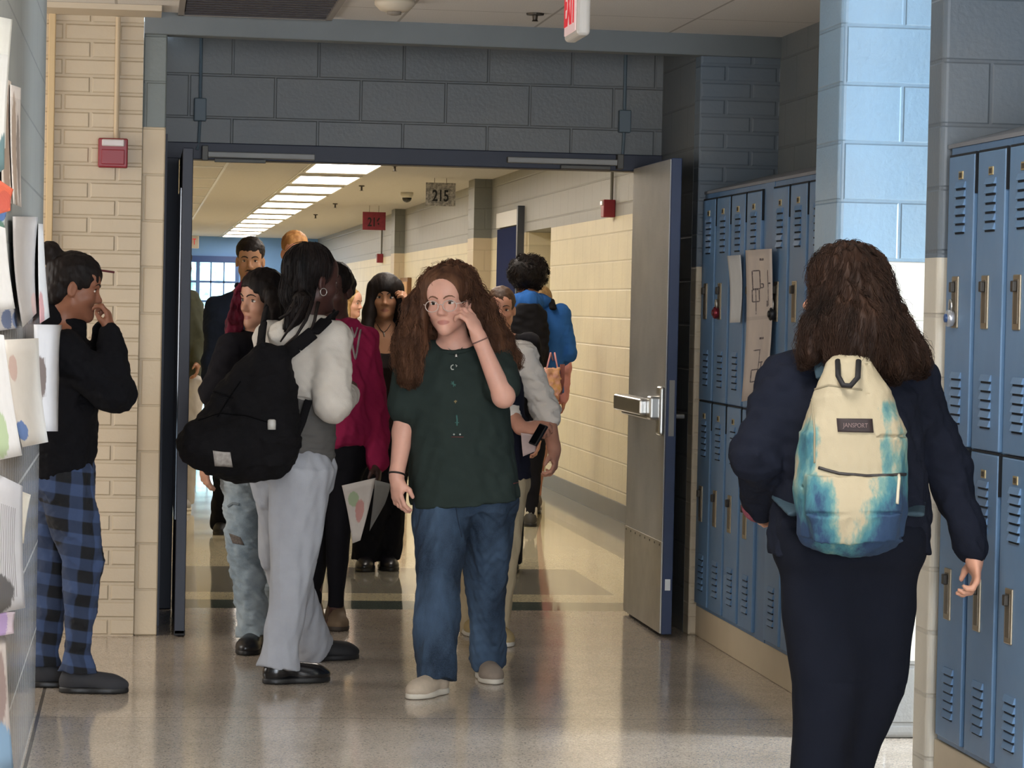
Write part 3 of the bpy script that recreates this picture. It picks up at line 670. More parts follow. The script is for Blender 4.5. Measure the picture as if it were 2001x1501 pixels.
# ------------------------------------------------------------------ implicit surfaces: smooth unions of capsules, ellipsoids and lofted sections
VOXF = 1.0
f32 = np.float32
def _v(p): return np.asarray(p, float)
class Vol:
    def __init__(s): s.p = []
    def cap(s, p, q, r1, r2=None, k=.015, op=1):
        p, q = _v(p), _v(q); r2 = r1 if r2 is None else r2; r = max(r1, r2)
        s.p.append((np.minimum(p, q) - r, np.maximum(p, q) + r, k, op, 'cap', (p, q, r1, r2))); return s
    def chain(s, pts, rs, k=.012):
        for a, b, r1, r2 in zip(pts, pts[1:], rs, rs[1:]): s.cap(a, b, r1, r2, k)
        return s
    def ell(s, c, r, R=None, k=.015, op=1):
        R = np.eye(3) if R is None else np.asarray(R); m = (np.abs(R) @ np.asarray(r, float))
        s.p.append((_v(c) - m, _v(c) + m, k, op, 'ell', (_v(c), np.asarray(r, float), R))); return s
    def loft(s, sec, n=2.0, k=.02, op=1):
        """sec: (centre, side vector, half width, half depth)"""
        parts = []; lo, hi = [], []
        for i in range(len(sec) - 1):
            a, b = sec[i], sec[i + 1]; m = max(a[2], a[3], b[2], b[3])
            lo += [_v(a[0]) - m, _v(b[0]) - m]; hi += [_v(a[0]) + m, _v(b[0]) + m]; parts.append(('seg', (a, b, n, i == 0, i == len(sec) - 2)))
        for i in range(1, len(sec) - 1):            # round every inner joint so bends stay closed
            c, sv, a, b = sec[i]; w = unit(_v(sec[i + 1][0]) - _v(sec[i - 1][0])); sv = unit(_v(sv) - w * (_v(sv) @ w)); m = min(a, b)
            if m > .03: parts.append(('ell', (_v(c), np.array((a * .985, b * .985, m * .6)), np.stack([sv, np.cross(w, sv), w], 1))))
        s.p.append((np.min(lo, 0), np.max(hi, 0), k, op, 'many', parts)); return s
    def box(s, c, h, R=None, r=.01, k=.01, op=1):
        R = np.eye(3) if R is None else np.asarray(R); m = np.abs(R) @ np.asarray(h, float)
        s.p.append((_v(c) - m, _v(c) + m, k, op, 'box', (_v(c), np.asarray(h, float), R, r))); return s
    def above(s, z):                                # keep only what is over height z
        s.p.append((None, None, 0, -2, 'plane', z)); return s
    def field(s, vox):
        pos = [p for p in s.p if p[3] == 1]
        lo = np.min([p[0] for p in pos], 0) - 4 * vox; hi = np.max([p[1] for p in pos], 0) + 4 * vox
        dim = np.ceil((hi - lo) / vox).astype(int) + 1
        D = np.full(dim, .25, f32); ax = [(lo[i] + vox * np.arange(dim[i])).astype(f32) for i in range(3)]
        for (a, b, k, op, kind, ar) in s.p:
            if kind == 'plane':
                D = np.maximum(D, (ar - ax[2])[None, None, :]); continue
            i0 = np.clip(np.floor((a - k - 3 * vox - lo) / vox).astype(int), 0, dim - 1); i1 = np.clip(np.ceil((b + k + 3 * vox - lo) / vox).astype(int) + 1, 1, dim)
            X = ax[0][i0[0]:i1[0], None, None]; Y = ax[1][None, i0[1]:i1[1], None]; Z = ax[2][None, None, i0[2]:i1[2]]
            d = PRIM[kind](X, Y, Z, ar)
            S = D[i0[0]:i1[0], i0[1]:i1[1], i0[2]:i1[2]]
            if op == 1:
                if k > 0:
                    h = np.maximum(k - np.abs(S - d), 0) / k; S[...] = np.minimum(S, d) - h * h * (k * .25)
                else: np.minimum(S, d, out=S)
            else:
                d = -d; h = np.maximum(k - np.abs(S - d), 0) / k if k > 0 else 0
                S[...] = np.maximum(S, d) + h * h * (k * .25)
        return D, lo
def _cap(X, Y, Z, ar):
    p, q, r1, r2 = ar; b = q - p; bb = float(b @ b) + 1e-12
    x, y, z = X - f32(p[0]), Y - f32(p[1]), Z - f32(p[2])
    t = np.clip((x * f32(b[0]) + y * f32(b[1]) + z * f32(b[2])) / f32(bb), 0, 1)
    return np.sqrt((x - t * f32(b[0])) ** 2 + (y - t * f32(b[1])) ** 2 + (z - t * f32(b[2])) ** 2) - (f32(r1) + t * f32(r2 - r1))
def _loc(X, Y, Z, c, R):
    x, y, z = X - f32(c[0]), Y - f32(c[1]), Z - f32(c[2]); R = R.astype(f32)
    return [x * R[0, i] + y * R[1, i] + z * R[2, i] for i in range(3)]
def _ell(X, Y, Z, ar):
    c, r, R = ar; u = _loc(X, Y, Z, c, R)
    k0 = np.sqrt(sum((u[i] / f32(r[i])) ** 2 for i in range(3))); k1 = np.sqrt(sum((u[i] / f32(r[i] ** 2)) ** 2 for i in range(3))) + f32(1e-6)
    return k0 * (k0 - 1) / k1
def _box(X, Y, Z, ar):
    c, h, R, r = ar; u = _loc(X, Y, Z, c, R); q = [np.abs(u[i]) - f32(h[i] - r) for i in range(3)]
    return np.sqrt(sum(np.maximum(w, 0) ** 2 for w in q)) + np.minimum(np.maximum(np.maximum(q[0], q[1]), q[2]), 0) - f32(r)
def _seg(X, Y, Z, ar):
    (c0, s0, a0, b0), (c1, s1, a1, b1), n, first, last = ar
    c0, c1 = _v(c0), _v(c1); w = c1 - c0; L = np.linalg.norm(w); w = w / L
    s = _v(s0) + _v(s1); s = s - w * (s @ w); s /= np.linalg.norm(s); f = np.cross(w, s)
    R = np.stack([s, f, w], 1); u = _loc(X, Y, Z, c0, R); t = np.clip(u[2] / f32(L), 0, 1)
    A = f32(a0) + t * f32(a1 - a0); B = f32(b0) + t * f32(b1 - b0)
    k0 = (np.abs(u[0] / A) ** n + np.abs(u[1] / B) ** n) ** (1.0 / n) + f32(1e-5)
    rr = np.sqrt(u[0] ** 2 + u[1] ** 2) + f32(1e-6); d = np.where(k0 < .2, -np.minimum(A, B), rr * (1 - 1 / k0))
    e = np.maximum(-u[2], u[2] - f32(L)); out = np.sqrt(np.maximum(d, 0) ** 2 + np.maximum(e, 0) ** 2)
    res = np.where(e > 0, out, d)
    if first: res = np.where((u[2] > 0) & (u[2] < L * .5), np.maximum(res, -u[2]), res)
    if last: res = np.where((u[2] < L) & (u[2] > L * .5), np.maximum(res, u[2] - f32(L)), res)
    return np.where(e > 0, np.where(d < 0, e, out), res).astype(f32)
def _many(X, Y, Z, parts):
    d = None
    for kind, ar in parts:
        e = PRIM[kind](X, Y, Z, ar); d = e if d is None else np.minimum(d, e)
    return d
PRIM = {'many': _many, 'cap': _cap, 'ell': _ell, 'box': _box, 'seg': _seg}

def folds(amp, lam, seed=0, octs=3, dirs=None):
    r = np.random.default_rng(seed); K = []
    for o in range(octs):
        for j in range(4):
            d = r.normal(size=3) * (np.array(dirs) if dirs is not None else 1); d /= np.linalg.norm(d) + 1e-9
            K.append((d * 2 * math.pi / (lam / 1.9 ** o) * r.uniform(.7, 1.3), r.uniform(0, 6.28), amp / 2.2 / 1.8 ** o))
    def fn(P):
        w = np.sin(P[:, 0] * 9 + P[:, 2] * 7 + seed) * .5 + np.sin(P[:, 1] * 11 - P[:, 2] * 8) * .5
        v = 0
        for k, ph, a in K: v = v + a * np.sin(P @ k + ph + 1.3 * w)
        return v
    return fn

def nets(D, lo, vox):
    S = D < 0; nx, ny, nz = D.shape
    c = S[:-1, :-1, :-1].astype(np.int8)
    c = c + S[1:, :-1, :-1] + S[:-1, 1:, :-1] + S[1:, 1:, :-1] + S[:-1, :-1, 1:] + S[1:, :-1, 1:] + S[:-1, 1:, 1:] + S[1:, 1:, 1:]
    ix = np.argwhere((c > 0) & (c < 8)); I, J, K = ix.T
    off = [(a, b, e) for a in (0, 1) for b in (0, 1) for e in (0, 1)]
    V = {o: D[I + o[0], J + o[1], K + o[2]] for o in off}
    acc = np.zeros((len(ix), 3)); cnt = np.zeros(len(ix))
    for o in off:
        for a in range(3):
            if o[a] == 0:
                q = list(o); q[a] = 1; v0, v1 = V[o], V[tuple(q)]; m = (v0 < 0) != (v1 < 0)
                t = np.where(m, v0 / np.where(m, v0 - v1, 1), 0); p = np.tile(np.array(o, float), (len(ix), 1)); p[:, a] = t
                acc += p * m[:, None]; cnt += m
    P = (ix + acc / cnt[:, None]) * vox + lo
    idx = np.full(c.shape, -1, np.int32); idx[I, J, K] = np.arange(len(ix))
    F = []
    for a in range(3):
        s0 = [slice(None)] * 3; s1 = [slice(None)] * 3; s0[a] = slice(0, -1); s1[a] = slice(1, None)
        A, B = S[tuple(s0)], S[tuple(s1)]; e = np.argwhere(A != B)
        b, d = (a + 1) % 3, (a + 2) % 3
        ok = (e[:, b] > 0) & (e[:, d] > 0) & (e[:, b] < D.shape[b] - 1) & (e[:, d] < D.shape[d] - 1); e = e[ok]
        ins = A[e[:, 0], e[:, 1], e[:, 2]]
        def g(db, dd):
            q = e.copy(); q[:, b] += db; q[:, d] += dd; return idx[q[:, 0], q[:, 1], q[:, 2]]
        Q = np.stack([g(-1, -1), g(0, -1), g(0, 0), g(-1, 0)], 1); Q[~ins] = Q[~ins][:, ::-1]; F.append(Q)
    return P, np.concatenate(F)
def relax(P, F, it=1, w=.5):
    for _ in range(it):
        acc = np.zeros_like(P); cnt = np.zeros(len(P))
        for a, b in ((0, 1), (1, 2), (2, 3), (3, 0)):
            np.add.at(acc, F[:, a], P[F[:, b]]); np.add.at(acc, F[:, b], P[F[:, a]])
            cnt += np.bincount(F[:, a], minlength=len(P)) + np.bincount(F[:, b], minlength=len(P))
        P = P * (1 - w) + w * acc / np.maximum(cnt, 1)[:, None]
    return P
def mesh_np(name, P, F, m, parent=None, origin=(0, 0, 0), attrs=None, n=4):
    me = bpy.data.meshes.new(name); me.vertices.add(len(P)); me.vertices.foreach_set('co', (P - np.asarray(origin)).astype(f32).ravel())
    me.loops.add(F.size); me.loops.foreach_set('vertex_index', F.astype(np.int32).ravel())
    me.polygons.add(len(F)); me.polygons.foreach_set('loop_start', np.arange(0, F.size, n, dtype=np.int32))
    me.polygons.foreach_set('use_smooth', np.ones(len(F), bool))
    me.update(calc_edges=True); me.materials.append(m)
    for k, v in (attrs or {}).items():
        a = me.attributes.new(k, 'FLOAT_VECTOR', 'POINT'); a.data.foreach_set('vector', v.astype(f32).ravel())
    o = bpy.data.objects.new(name, me); COL.objects.link(o)
    if parent is not None: o.parent = parent
    else: o.location = origin
    return o
def realise(V, vox, disp=None):
    vox *= VOXF; D, lo = V.field(vox)
    if disp is not None:
        ix = np.argwhere(np.abs(D) < 2.5 * vox + .02); P = ix * vox + lo
        D[ix[:, 0], ix[:, 1], ix[:, 2]] += disp(P).astype(f32)
    P, F = nets(D, lo, vox)
    return relax(P, F, 1, .4), F
def vol_mesh(name, V, vox, m, parent=None, origin=(0, 0, 0), disp=None, attr=None):
    P, F = realise(V, vox, disp)
    return mesh_np(name, P, F, m, parent, origin, {k: fn(P) for k, fn in (attr or {}).items()})

def strands(name, P, F, m, parent, origin, count, length, steps, r0, curl, freq, comb, seed=0, lift=.006, zmin=None, pick=None, grav=.5):
    """thin tapered locks that run over a hair volume"""
    r = np.random.default_rng(seed); bv = BVHTree.FromPolygons([tuple(p) for p in P], [tuple(f) for f in F])
    cand = np.arange(len(P)) if pick is None else np.where(pick(P))[0]
    VV, FF = [], []; base = 0
    for s in r.choice(cand, count):
        p = Vector(P[s]); L = length * r.uniform(.5, 1.15); st = L / steps; pts = []; ph = r.uniform(0, 6.28); cr = curl * r.uniform(.5, 1.6); fr = freq * r.uniform(.7, 1.3)
        vel = None
        for i in range(steps):
            h = bv.find_nearest(p)
            if h[0] is None: break
            nrm = h[1]; d = Vector(comb(np.array(h[0]))); d = (d - nrm * d.dot(nrm)); d.normalize() if d.length > 1e-4 else None
            if vel is None: vel = d
            vel = (vel * .5 + d * .5).normalized() if (vel + d).length > 1e-4 else d
            sd = nrm.cross(vel); t = i / (steps - 1)
            pts.append(h[0] + nrm * (lift * (.2 + t) + cr * (.15 + .85 * t) * math.cos(ph + fr * L * t) * .7) + sd * (cr * (.15 + .85 * t) * math.sin(ph + fr * L * t)))
            p = h[0] + vel * st + nrm * .001
        if len(pts) < 3: continue
        A = np.array(pts); T = np.gradient(A, axis=0); T /= np.linalg.norm(T, axis=1)[:, None] + 1e-9
        u = np.cross(T, [.3, .8, .5]); u /= np.linalg.norm(u, axis=1)[:, None] + 1e-9; w = np.cross(T, u)
        rr = r0 * np.linspace(1, .25, len(A))[:, None] * r.uniform(.7, 1.3)
        ring = np.stack([A + rr * (u * math.cos(a) + w * math.sin(a)) for a in (0, 2.094, 4.189)], 1).reshape(-1, 3)
        k = len(A); i = np.arange(k - 1)[:, None] * 3; j = np.array([0, 1, 2])[None]; jn = np.array([1, 2, 0])[None]
        FF.append(np.stack([i + j, i + jn, i + 3 + jn, i + 3 + j], -1).reshape(-1, 4) + base); VV.append(ring); base += len(ring)
    return mesh_np(name, np.concatenate(VV), np.concatenate(FF), m, parent, origin)
def _below(s, z): s.p.append((None, None, 0, -3, 'plane_top', z)); return s
Vol.below = _below
_of = Vol.field
def _field(s, vox):
    tops = [p for p in s.p if p[4] == 'plane_top']; s2 = Vol(); s2.p = [p for p in s.p if p[4] != 'plane_top']
    D, lo = _of(s2, vox)
    for t in tops:
        z = (lo[2] + vox * np.arange(D.shape[2])).astype(f32); D = np.maximum(D, (z - f32(t[5]))[None, None, :])
    return D, lo
Vol.field = _field
def unit(v): v = _v(v); return v / (np.linalg.norm(v) + 1e-9)
UP = np.array([0, 0, 1.0])
def rot_about(v, ax, a): ax = unit(ax); return v * math.cos(a) + np.cross(ax, v) * math.sin(a) + ax * (ax @ v) * (1 - math.cos(a))
def hand(V, wrist, d, nrm, thumb=1, curl=.45, size=1.0, spread=.06, k=.007, thumb_in=.25):
    """palm, four jointed fingers of unequal length, opposed thumb; nrm points out of the palm"""
    d = unit(d); nrm = unit(nrm - d * (nrm @ d)); ac = np.cross(nrm, d) * thumb; z = size
    V.cap(wrist - d * .02 * z, wrist + d * .03 * z, .022 * z, .025 * z, .02)
    V.ell(wrist + d * .052 * z - nrm * .002, (.040 * z, .0145 * z, .046 * z), np.stack([ac * thumb, nrm, d], 1), .012)
    V.cap(wrist + d * .025 * z + ac * .018 * z + nrm * .006 * z, wrist + d * .055 * z + ac * .027 * z + nrm * .004, .016 * z, .013 * z, .012)
    for i, (o, L) in enumerate(((.029, .070), (.010, .079), (-.010, .073), (-.028, .057))):
        b = wrist + d * (.088 - .004 * abs(i - 1)) * z + ac * o * z; fd = unit(d + ac * (1.2 - i) * spread); ang = 0; q = b
        c = curl * (1 + .12 * i)
        for (fr, bend, r0, r1) in ((.45, .6, .0095, .0085), (.32, 1.0, .0085, .0078), (.23, .7, .0078, .0065)):
            ang += c * bend; nd = unit(fd * math.cos(ang) + nrm * math.sin(ang)); e = q + nd * L * fr * z
            V.cap(q, e, r0 * z, r1 * z, k); q = e
    b = wrist + d * .028 * z + ac * .026 * z + nrm * .006 * z
    d1 = unit(d * .75 + ac * .62 + nrm * (.2 + thumb_in)); e = b + d1 * .042 * z; V.cap(b, e, .0125 * z, .0105 * z, .01)
    d2 = unit(d * .95 + ac * (.3 - thumb_in) + nrm * (.25 + thumb_in)); V.cap(e, e + d2 * .030 * z, .0105 * z, .0085 * z, k)
# ------------------------------------------------------------------ people
def skin_mat(name, col, lip, red=.15):
    q = NT('skin_' + name); at_ = q.n('ShaderNodeAttribute', attribute_name='headco'); s = q.sep(at_.outputs['Vector']); x, y, z = s.outputs[0], s.outputs[1], s.outputs[2]
    c = srgb(col); base = q.mix(q.ramp(q.noise(q.obj(), 18, 4), .3, .7), tuple(k * .93 for k in c[:3]) + (1,), tuple(min(1, k * 1.06) for k in c[:3]) + (1,))
    ax = q.math('ABSOLUTE', x)
    def blob(cx, cy, cz, r, ax_=ax):
        d = q.math('ADD', q.math('ADD', q.math('POWER', q.math('SUBTRACT', ax_, cx), 2.0), q.math('POWER', q.math('SUBTRACT', y, cy), 2.0)), q.math('POWER', q.math('SUBTRACT', z, cz), 2.0))
        return q.ramp(q.math('SQRT', d), r, r * .3)
    rc = srgb(lip)
    base = q.mix(q.math('MULTIPLY', q.math('ADD', blob(.042, .06, -.035, .034), blob(0, .105, -.035, .022)), red), base, rc)
    e = q.math('ADD', q.math('POWER', q.math('DIVIDE', x, .0235), 2.0), q.math('POWER', q.math('DIVIDE', q.math('ADD', z, .0718), .0088), 2.0))
    m = q.math('MULTIPLY', q.ramp(e, 1.15, .75), q.math('GREATER_THAN', y, .05))
    base = q.mix(q.math('MULTIPLY', m, .75), base, rc)
    q.set(Base_Color=base, Roughness=.48); q.b.inputs['Specular IOR Level'].default_value = .4
    q.b.inputs['Subsurface Weight'].default_value = .12; q.b.inputs['Subsurface Radius'].default_value = (.012, .005, .003); q.b.inputs['Subsurface Scale'].default_value = .6
    q.bump(q.noise(q.obj(), 220, 2), .06, .001)
    return q.m
def eye_mat(name, iris, gx, gz):
    q = NT('eye_' + name); s = q.sep(q.obj()); x, z = q.math('SUBTRACT', s.outputs[0], gx), q.math('SUBTRACT', s.outputs[2], gz)
    r = q.math('SQRT', q.math('ADD', q.math('MULTIPLY', x, x), q.math('MULTIPLY', z, z)))
    c = q.mix(q.math('LESS_THAN', r, .0062), srgb('#d9d0c8'), srgb(iris)); c = q.mix(q.math('LESS_THAN', r, .003), c, srgb('#0a0808'))
    q.set(Base_Color=c, Roughness=.12); return q.m
def hair_mat(name, c1, c2, rough=.6, scale=30):
    q = NT('hair_' + name); v = q.scaled(q.obj(), 1, 1, .12); n = q.noise(v, scale, 4); n2 = q.noise(q.obj(), 5, 3)
    c = q.mix(q.ramp(q.math('ADD', q.math('MULTIPLY', n, .6), q.math('MULTIPLY', n2, .4)), .35, .65), srgb(c1), srgb(c2))
    q.set(Base_Color=c, Roughness=max(rough, .55)); q.b.inputs['Specular IOR Level'].default_value = .18; q.bump(n, .6, .01); return q.m
def cloth(name, c, rough=.85, var=.08, bump=.25, bs=350, vs=7, sheen=.1): return mat('cloth_' + name, c, rough, 0, var, vs, bump, bs, .15, None, None, 0.0)
def denim(name, c1, c2, fade=.5):
    q = NT('denim_' + name); v = q.obj(); n = q.noise(q.scaled(v, 1, 1, .45), 5.5, 4); f = q.noise(v, 260, 2)
    c = q.mix(q.ramp(n, .38, .68), srgb(c1), srgb(c2)); c = q.mix(q.math('MULTIPLY', q.ramp(f, .4, .7), .25), c, srgb(c2))
    q.set(Base_Color=c, Roughness=.85); q.b.inputs['Specular IOR Level'].default_value = .25; q.bump(f, .25, .003); return q.m

class Fig:
    def __init__(s, label, Y, J, skin, head, hs=1.0, w=1.0, vox=.006, group=None, kind='person', away=False, fem=True):
        s.fem = fem; s.Y = Y; s.J = {k: (at(v[0], v[1], Y + v[2]) if isinstance(v, tuple) else _v(v)) for k, v in J.items()}; J = s.J; s.hs = hs; s.w = w; s.vox = vox; s.skin = skin
        s.P0 = (J['ha'] + J['hb']) / 2; s.nb = J['nb']
        s.org = np.array([s.P0[0], s.P0[1], 0.0])
        s.root = empty('person', s.org, 0, label, kind, group)
        s.ax = unit(s.nb - s.P0); sd = J['sb'] - J['sa']; s.sd = unit(sd - s.ax * (sd @ s.ax)); s.fw = unit(np.cross(UP, s.sd) * 1.0)
        yaw, pit, rol = [math.radians(a) for a in head]
        f = np.array([math.sin(yaw) * math.cos(pit), math.cos(yaw) * math.cos(pit), -math.sin(pit)]); r = unit(np.cross(f, UP)); u = np.cross(r, f)
        s.hr = rot_about(r, f, rol); s.hu = rot_about(u, f, rol); s.hf = f; s.HR = np.stack([s.hr, s.hf, s.hu], 1); s.hc = J['hd']
        s.fw = s.fw if away else -s.fw
    def hl(s, x, y, z): return s.hc + s.HR @ (np.array([x, y, z]) * s.hs)
    def headco(s, P): return ((P - s.hc) @ s.HR) / s.hs
    def trunk(s, V, secs, n=2.2, k=.025):
        L = np.linalg.norm(s.nb - s.P0)
        V.loft([(s.P0 + s.ax * (t * L) + s.fw * (o[0] if o else 0), s.sd, a * s.w, b) for t, a, b, *o in secs], n, k); return V
    def head(s, V, ears=True):
        q = s.hs; h = s.hl; R = s.HR
        def E(c, r, k=.02): V.ell(h(*c), np.array(r) * q, R, k * q)
        def C(a, b, r1, r2, k=.012): V.cap(h(*a), h(*b), r1 * q, r2 * q, k * q)
        E((0, -.014, .034), (.074, .094, .082)); E((0, .016, -.036), (.056, .064, .080)); E((0, .045, .045), (.056, .036, .05), .03)
        C((-.046, .0, -.06), (0, .058, -.098), .020, .018, .03); C((.046, .0, -.06), (0, .058, -.098), .020, .018, .03); E((0, .064 if s.fem else .066, -.098), (.016 if s.fem else .020, .015, .013), .02)
        for m in (-1, 1):
            E((m * .037, .048, -.032), (.024, .024, .022), .025)
            C((m * .013, .0765 if s.fem else .078, .020), (m * .046, .059, .019), .0065 if s.fem else .008, .006, .018)
            V.ell(h(m * .031, .092, -.002), np.array((.018, .018, .013)) * q, R, .014 * q, -1)
            E((m * .031, .060, -.002), (.0175, .0125, .0125), .006)
            E((m * (.0115 if s.fem else .013), .084 if s.fem else .088, -.0395), (.0075, .010, .0075), .007)
            if ears:
                Re = R @ np.array([[math.cos(.35 * m), -math.sin(.35 * m), 0], [math.sin(.35 * m), math.cos(.35 * m), 0], [0, 0, 1]])
                V.ell(h(m * .077, -.012, -.012), np.array((.009, .019, .031)) * q, Re, .01 * q); V.ell(h(m * .084, -.006, -.010), np.array((.006, .010, .019)) * q, Re, .006 * q, -1)
        C((0, .071 if s.fem else .076, .010), (0, .0935 if s.fem else .1, -.030), .0075 if s.fem else .0085, .0095 if s.fem else .0115, .014); E((0, .0945 if s.fem else .1, -.035), (.0105 if s.fem else .0125, .0115, .0095 if s.fem else .011), .009)
        E((0, .0725, -.0660), (.020, .0125, .0062), .006); E((0, .0720, -.0768), (.0175, .0125, .0072), .006)
        C((-.016, .0895, -.0712), (.016, .0895, -.0712), .001, .001, 0) if False else None
        V.cap(h(0, -.022, -.055), s.nb - s.fw * .005, .052 * q * min(1, .6 + .4 * s.w), .058 * min(1.1, s.w), .03)
    def body(s, hands=None, arms=(.045, .039, .026), legs=(.070, .048, .034), bust=0.0, ears=True, trunk=None, foot=True):
        V = Vol(); J = s.J; s.head(V, ears)
        s.trunk(V, trunk or [(-.07, .13, .085), (.02, .155, .11), (.38, .122, .092), (.66, .138, .105), (.87, .135, .085), (1.0, .07, .058)])
        if bust:
            for m in (-1, 1): V.ell(s.P0 + (s.nb - s.P0) * .64 + s.sd * m * .072 * s.w + s.fw * .085, (.055, .05, .055), None, .04)
        for a in 'ab':
            V.cap(s.nb - s.ax * .03, J['s' + a], .05, .048, .03); V.cap(J['s' + a], J['e' + a], arms[0], arms[1], .02); V.cap(J['e' + a], J['w' + a], arms[1] * .98, arms[2], .015)
            V.cap(J['h' + a], J['k' + a], legs[0], legs[1], .03); V.cap(J['k' + a], J['a' + a], legs[1], legs[2], .02)
            if foot:
                fd = s.footdir.get(a) if hasattr(s, 'footdir') else s.fw; fd = unit(_v(fd) * [1, 1, 0])
                V.cap(J['a' + a], J['a' + a] * [1, 1, 0] + UP * max(.035, J['a' + a][2] - .05) + fd * .11, .026, .018, .02)
            hd = (hands or {}).get(a)
            if hd:
                d = hd.get('d'); d = unit(J['w' + a] - J['e' + a]) if d is None else unit(d)
                hand(V, J['w' + a], d, _v(hd['n']), hd.get('t', 1), hd.get('c', .45), hd.get('s', .95), hd.get('sp', .06), thumb_in=hd.get('ti', .25))
        s.bP, s.bF = realise(V, s.vox)
        s.bod = mesh_np('body', s.bP, s.bF, s.skin, s.root, s.org, {'headco': s.headco(s.bP)})
        s.bv = BVHTree.FromPolygons([tuple(p) for p in s.bP], [tuple(f) for f in s.bF]); return s
    def snap(s, x, z, y=.25):
        o = s.hl(x, y, z); h = s.bv.ray_cast(Vector(o), Vector(-s.hf)); return np.array(h[0]) if h[0] is not None else s.hl(x, .07, z)
    def face(s, iris='#3a2a1e', brow='#2a1c14', gaze=(0, 0), browth=1.0, lash=True, nm='x'):
        for m in (-1, 1):
            e = MB(); e.ell((0, 0, 0), ((.0158 if s.fem else .0145) * s.hs, .0128 * s.hs, (.0078 if s.fem else .0068) * s.hs), u=24, v=16)
            o = e.build('eye', eye_mat(nm, iris, gaze[0], gaze[1]), s.root, True)
            p = s.hl(m * .031, .0625, -.002) - s.org; M4 = Matrix.Identity(4)
            for i in range(3):
                for j in range(3): M4[i][j] = s.HR[i][j]
                M4[i][3] = p[i]
            o.matrix_local = M4
            pts = [s.snap(m * x, z) + s.hf * .0008 for x, z in ((.011, .0165), (.020, .0225), (.031, .0255), (.041, .024), (.050, .017))]
            MB().tube([p - s.org for p in pts], [x * s.hs * browth * (.72 if s.fem else 1) for x in (.0028, .0038, .0036, .0028, .0012)], 8).build('eyebrow', mat('brow_' + brow.strip('#'), brow, .8), s.root, True)
            if lash:
                pts = [s.hl(m * x, y, z) for x, y, z in ((.0175, .0665, -.003), (.024, .0735, .0035), (.031, .0755, .0055), (.038, .0725, .004), (.0455, .0640, -.001))]
                MB().tube([p - s.org for p in pts], [x * s.hs for x in (.0009, .0016, .0018, .0018, .0011)], 6).build('eyelid_line', mat('lash_' + brow.strip('#'), '#1a120f', .7), s.root, True)
        return s
    def hair(s, fn, m, vox=.006, disp=None, name='hair'):
        V = Vol(); fn(V); P, F = realise(V, vox, disp); o = mesh_np(name, P, F, m, s.root, s.org); return o, P, F
    def HE(s, V, c, r, k=.02, op=1): V.ell(s.hl(*c), np.array(r) * s.hs, s.HR, k, op)
    def HC(s, V, a, b, r1, r2, k=.02): V.cap(s.hl(*a), s.hl(*b), r1 * s.hs, r2 * s.hs, k)
    def cloth(s, name, fn, m, vox=None, amp=.006, lam=.11, seed=1, dirs=None, octs=2, parent=None):
        V = Vol(); fn(V); P, F = realise(V, vox or s.vox, folds(amp * .55, lam * .8, seed, octs + 1, dirs) if amp else None)
        o = mesh_np(name, P, F, m, parent or s.root, s.org); o['_'] = 0; del o['_']
        return o, P, F
    def legpath(s, a, secs, side=None):
        J = s.J; h, k, n = J['h' + a], J['k' + a], J['a' + a]; sd = s.sd if side is None else side; out = []
        for u, ra, rb, *o in secs:
            c = h + (k - h) * u if u <= 1 else k + (n - k) * (u - 1)
            if o: c = c + s.fw * o[0]
            out.append((c, sd, ra, rb))
        return out
    def pants(s, m, ra, rb=None, hip=(.175, .125), top=.2, name='trousers', amp=.006, lam=.12, seed=3, vox=None, dirs=(1, 1, .5), n=2.1, k=.03):
        def fn(V):
            s.trunk(V, [(-.1, hip[0] * .93 / s.w, hip[1]), (.05, hip[0] / s.w, hip[1]), (top, hip[0] * .9 / s.w, hip[1] * .9)])
            V.loft(s.legpath('a', ra), n, k); V.loft(s.legpath('b', rb or ra), n, k)
            for a_, r_ in (('a', ra), ('b', rb or ra)): V.ell(s.J['h' + a_] - s.ax * .02, (r_[0][1] * .96, r_[0][2] * .96, .10), None, k)
        return s.cloth(name, fn, m, vox, amp, lam, seed, dirs)
    def shoe(s, a, d, m, msole, L=.255, Wd=.092, lift=0.0, high=.085, name='shoe', toe=1.0, lace=None):
        d = unit(_v(d) * [1, 1, 0]); c = s.J['a' + a] * [1, 1, 0] + UP * lift; ac = np.cross(d, UP); R = np.stack([ac, d, UP], 1)
        g = lambda x, y, z: c + R @ np.array([x, y, z])
        y0, y1 = -.06, L - .06; w = Wd / 2
        V = Vol(); V.ell(g(0, y0 + .045, .04), (w * .82, .05, .05), R, .03); V.ell(g(0, y1 - .075 * toe, .030), (w, .078 * toe, .036), R, .03); V.cap(g(0, .0, .06), g(0, y1 - .07, .03), w * .8, w * .8, .03)
        V.cap(g(0, y0 + .05, .05), g(0, y0 + .05, high), w * .78, w * .74, .02); V.above(.016 + lift)
        P, F = realise(V, .004); up = mesh_np(name, P, F, m, s.root, s.org)
        V = Vol(); V.ell(g(0, y0 + .055, .01), (w * .92, .06, .05), R, .02); V.ell(g(0, y1 - .085, .01), (w * 1.06, .088, .05), R, .02); V.cap(g(0, y0 + .05, .01), g(0, y1 - .08, .01), w * .86, w * .95, .02); V.above(.001 + lift).below(.024 + lift)
        P, F = realise(V, .004); mesh_np('sole', P, F, msole, up, (0, 0, 0) if False else s.org)
        if lace:
            lb = MB()
            for i in range(4):
                y = .035 + i * .022; z = .088 - i * .012
                lb.tube([g(-w * .5, y, z - .006) - s.org, g(0, y + .008, z + .012) - s.org, g(w * .5, y, z - .006) - s.org], .003, 6)
            lb.build('lace', lace, up, True)
        return up
def bvh(P, F): return BVHTree.FromPolygons([tuple(p) for p in P], [tuple(f) for f in F])
CAM = np.array([0, 0, CAM_H])
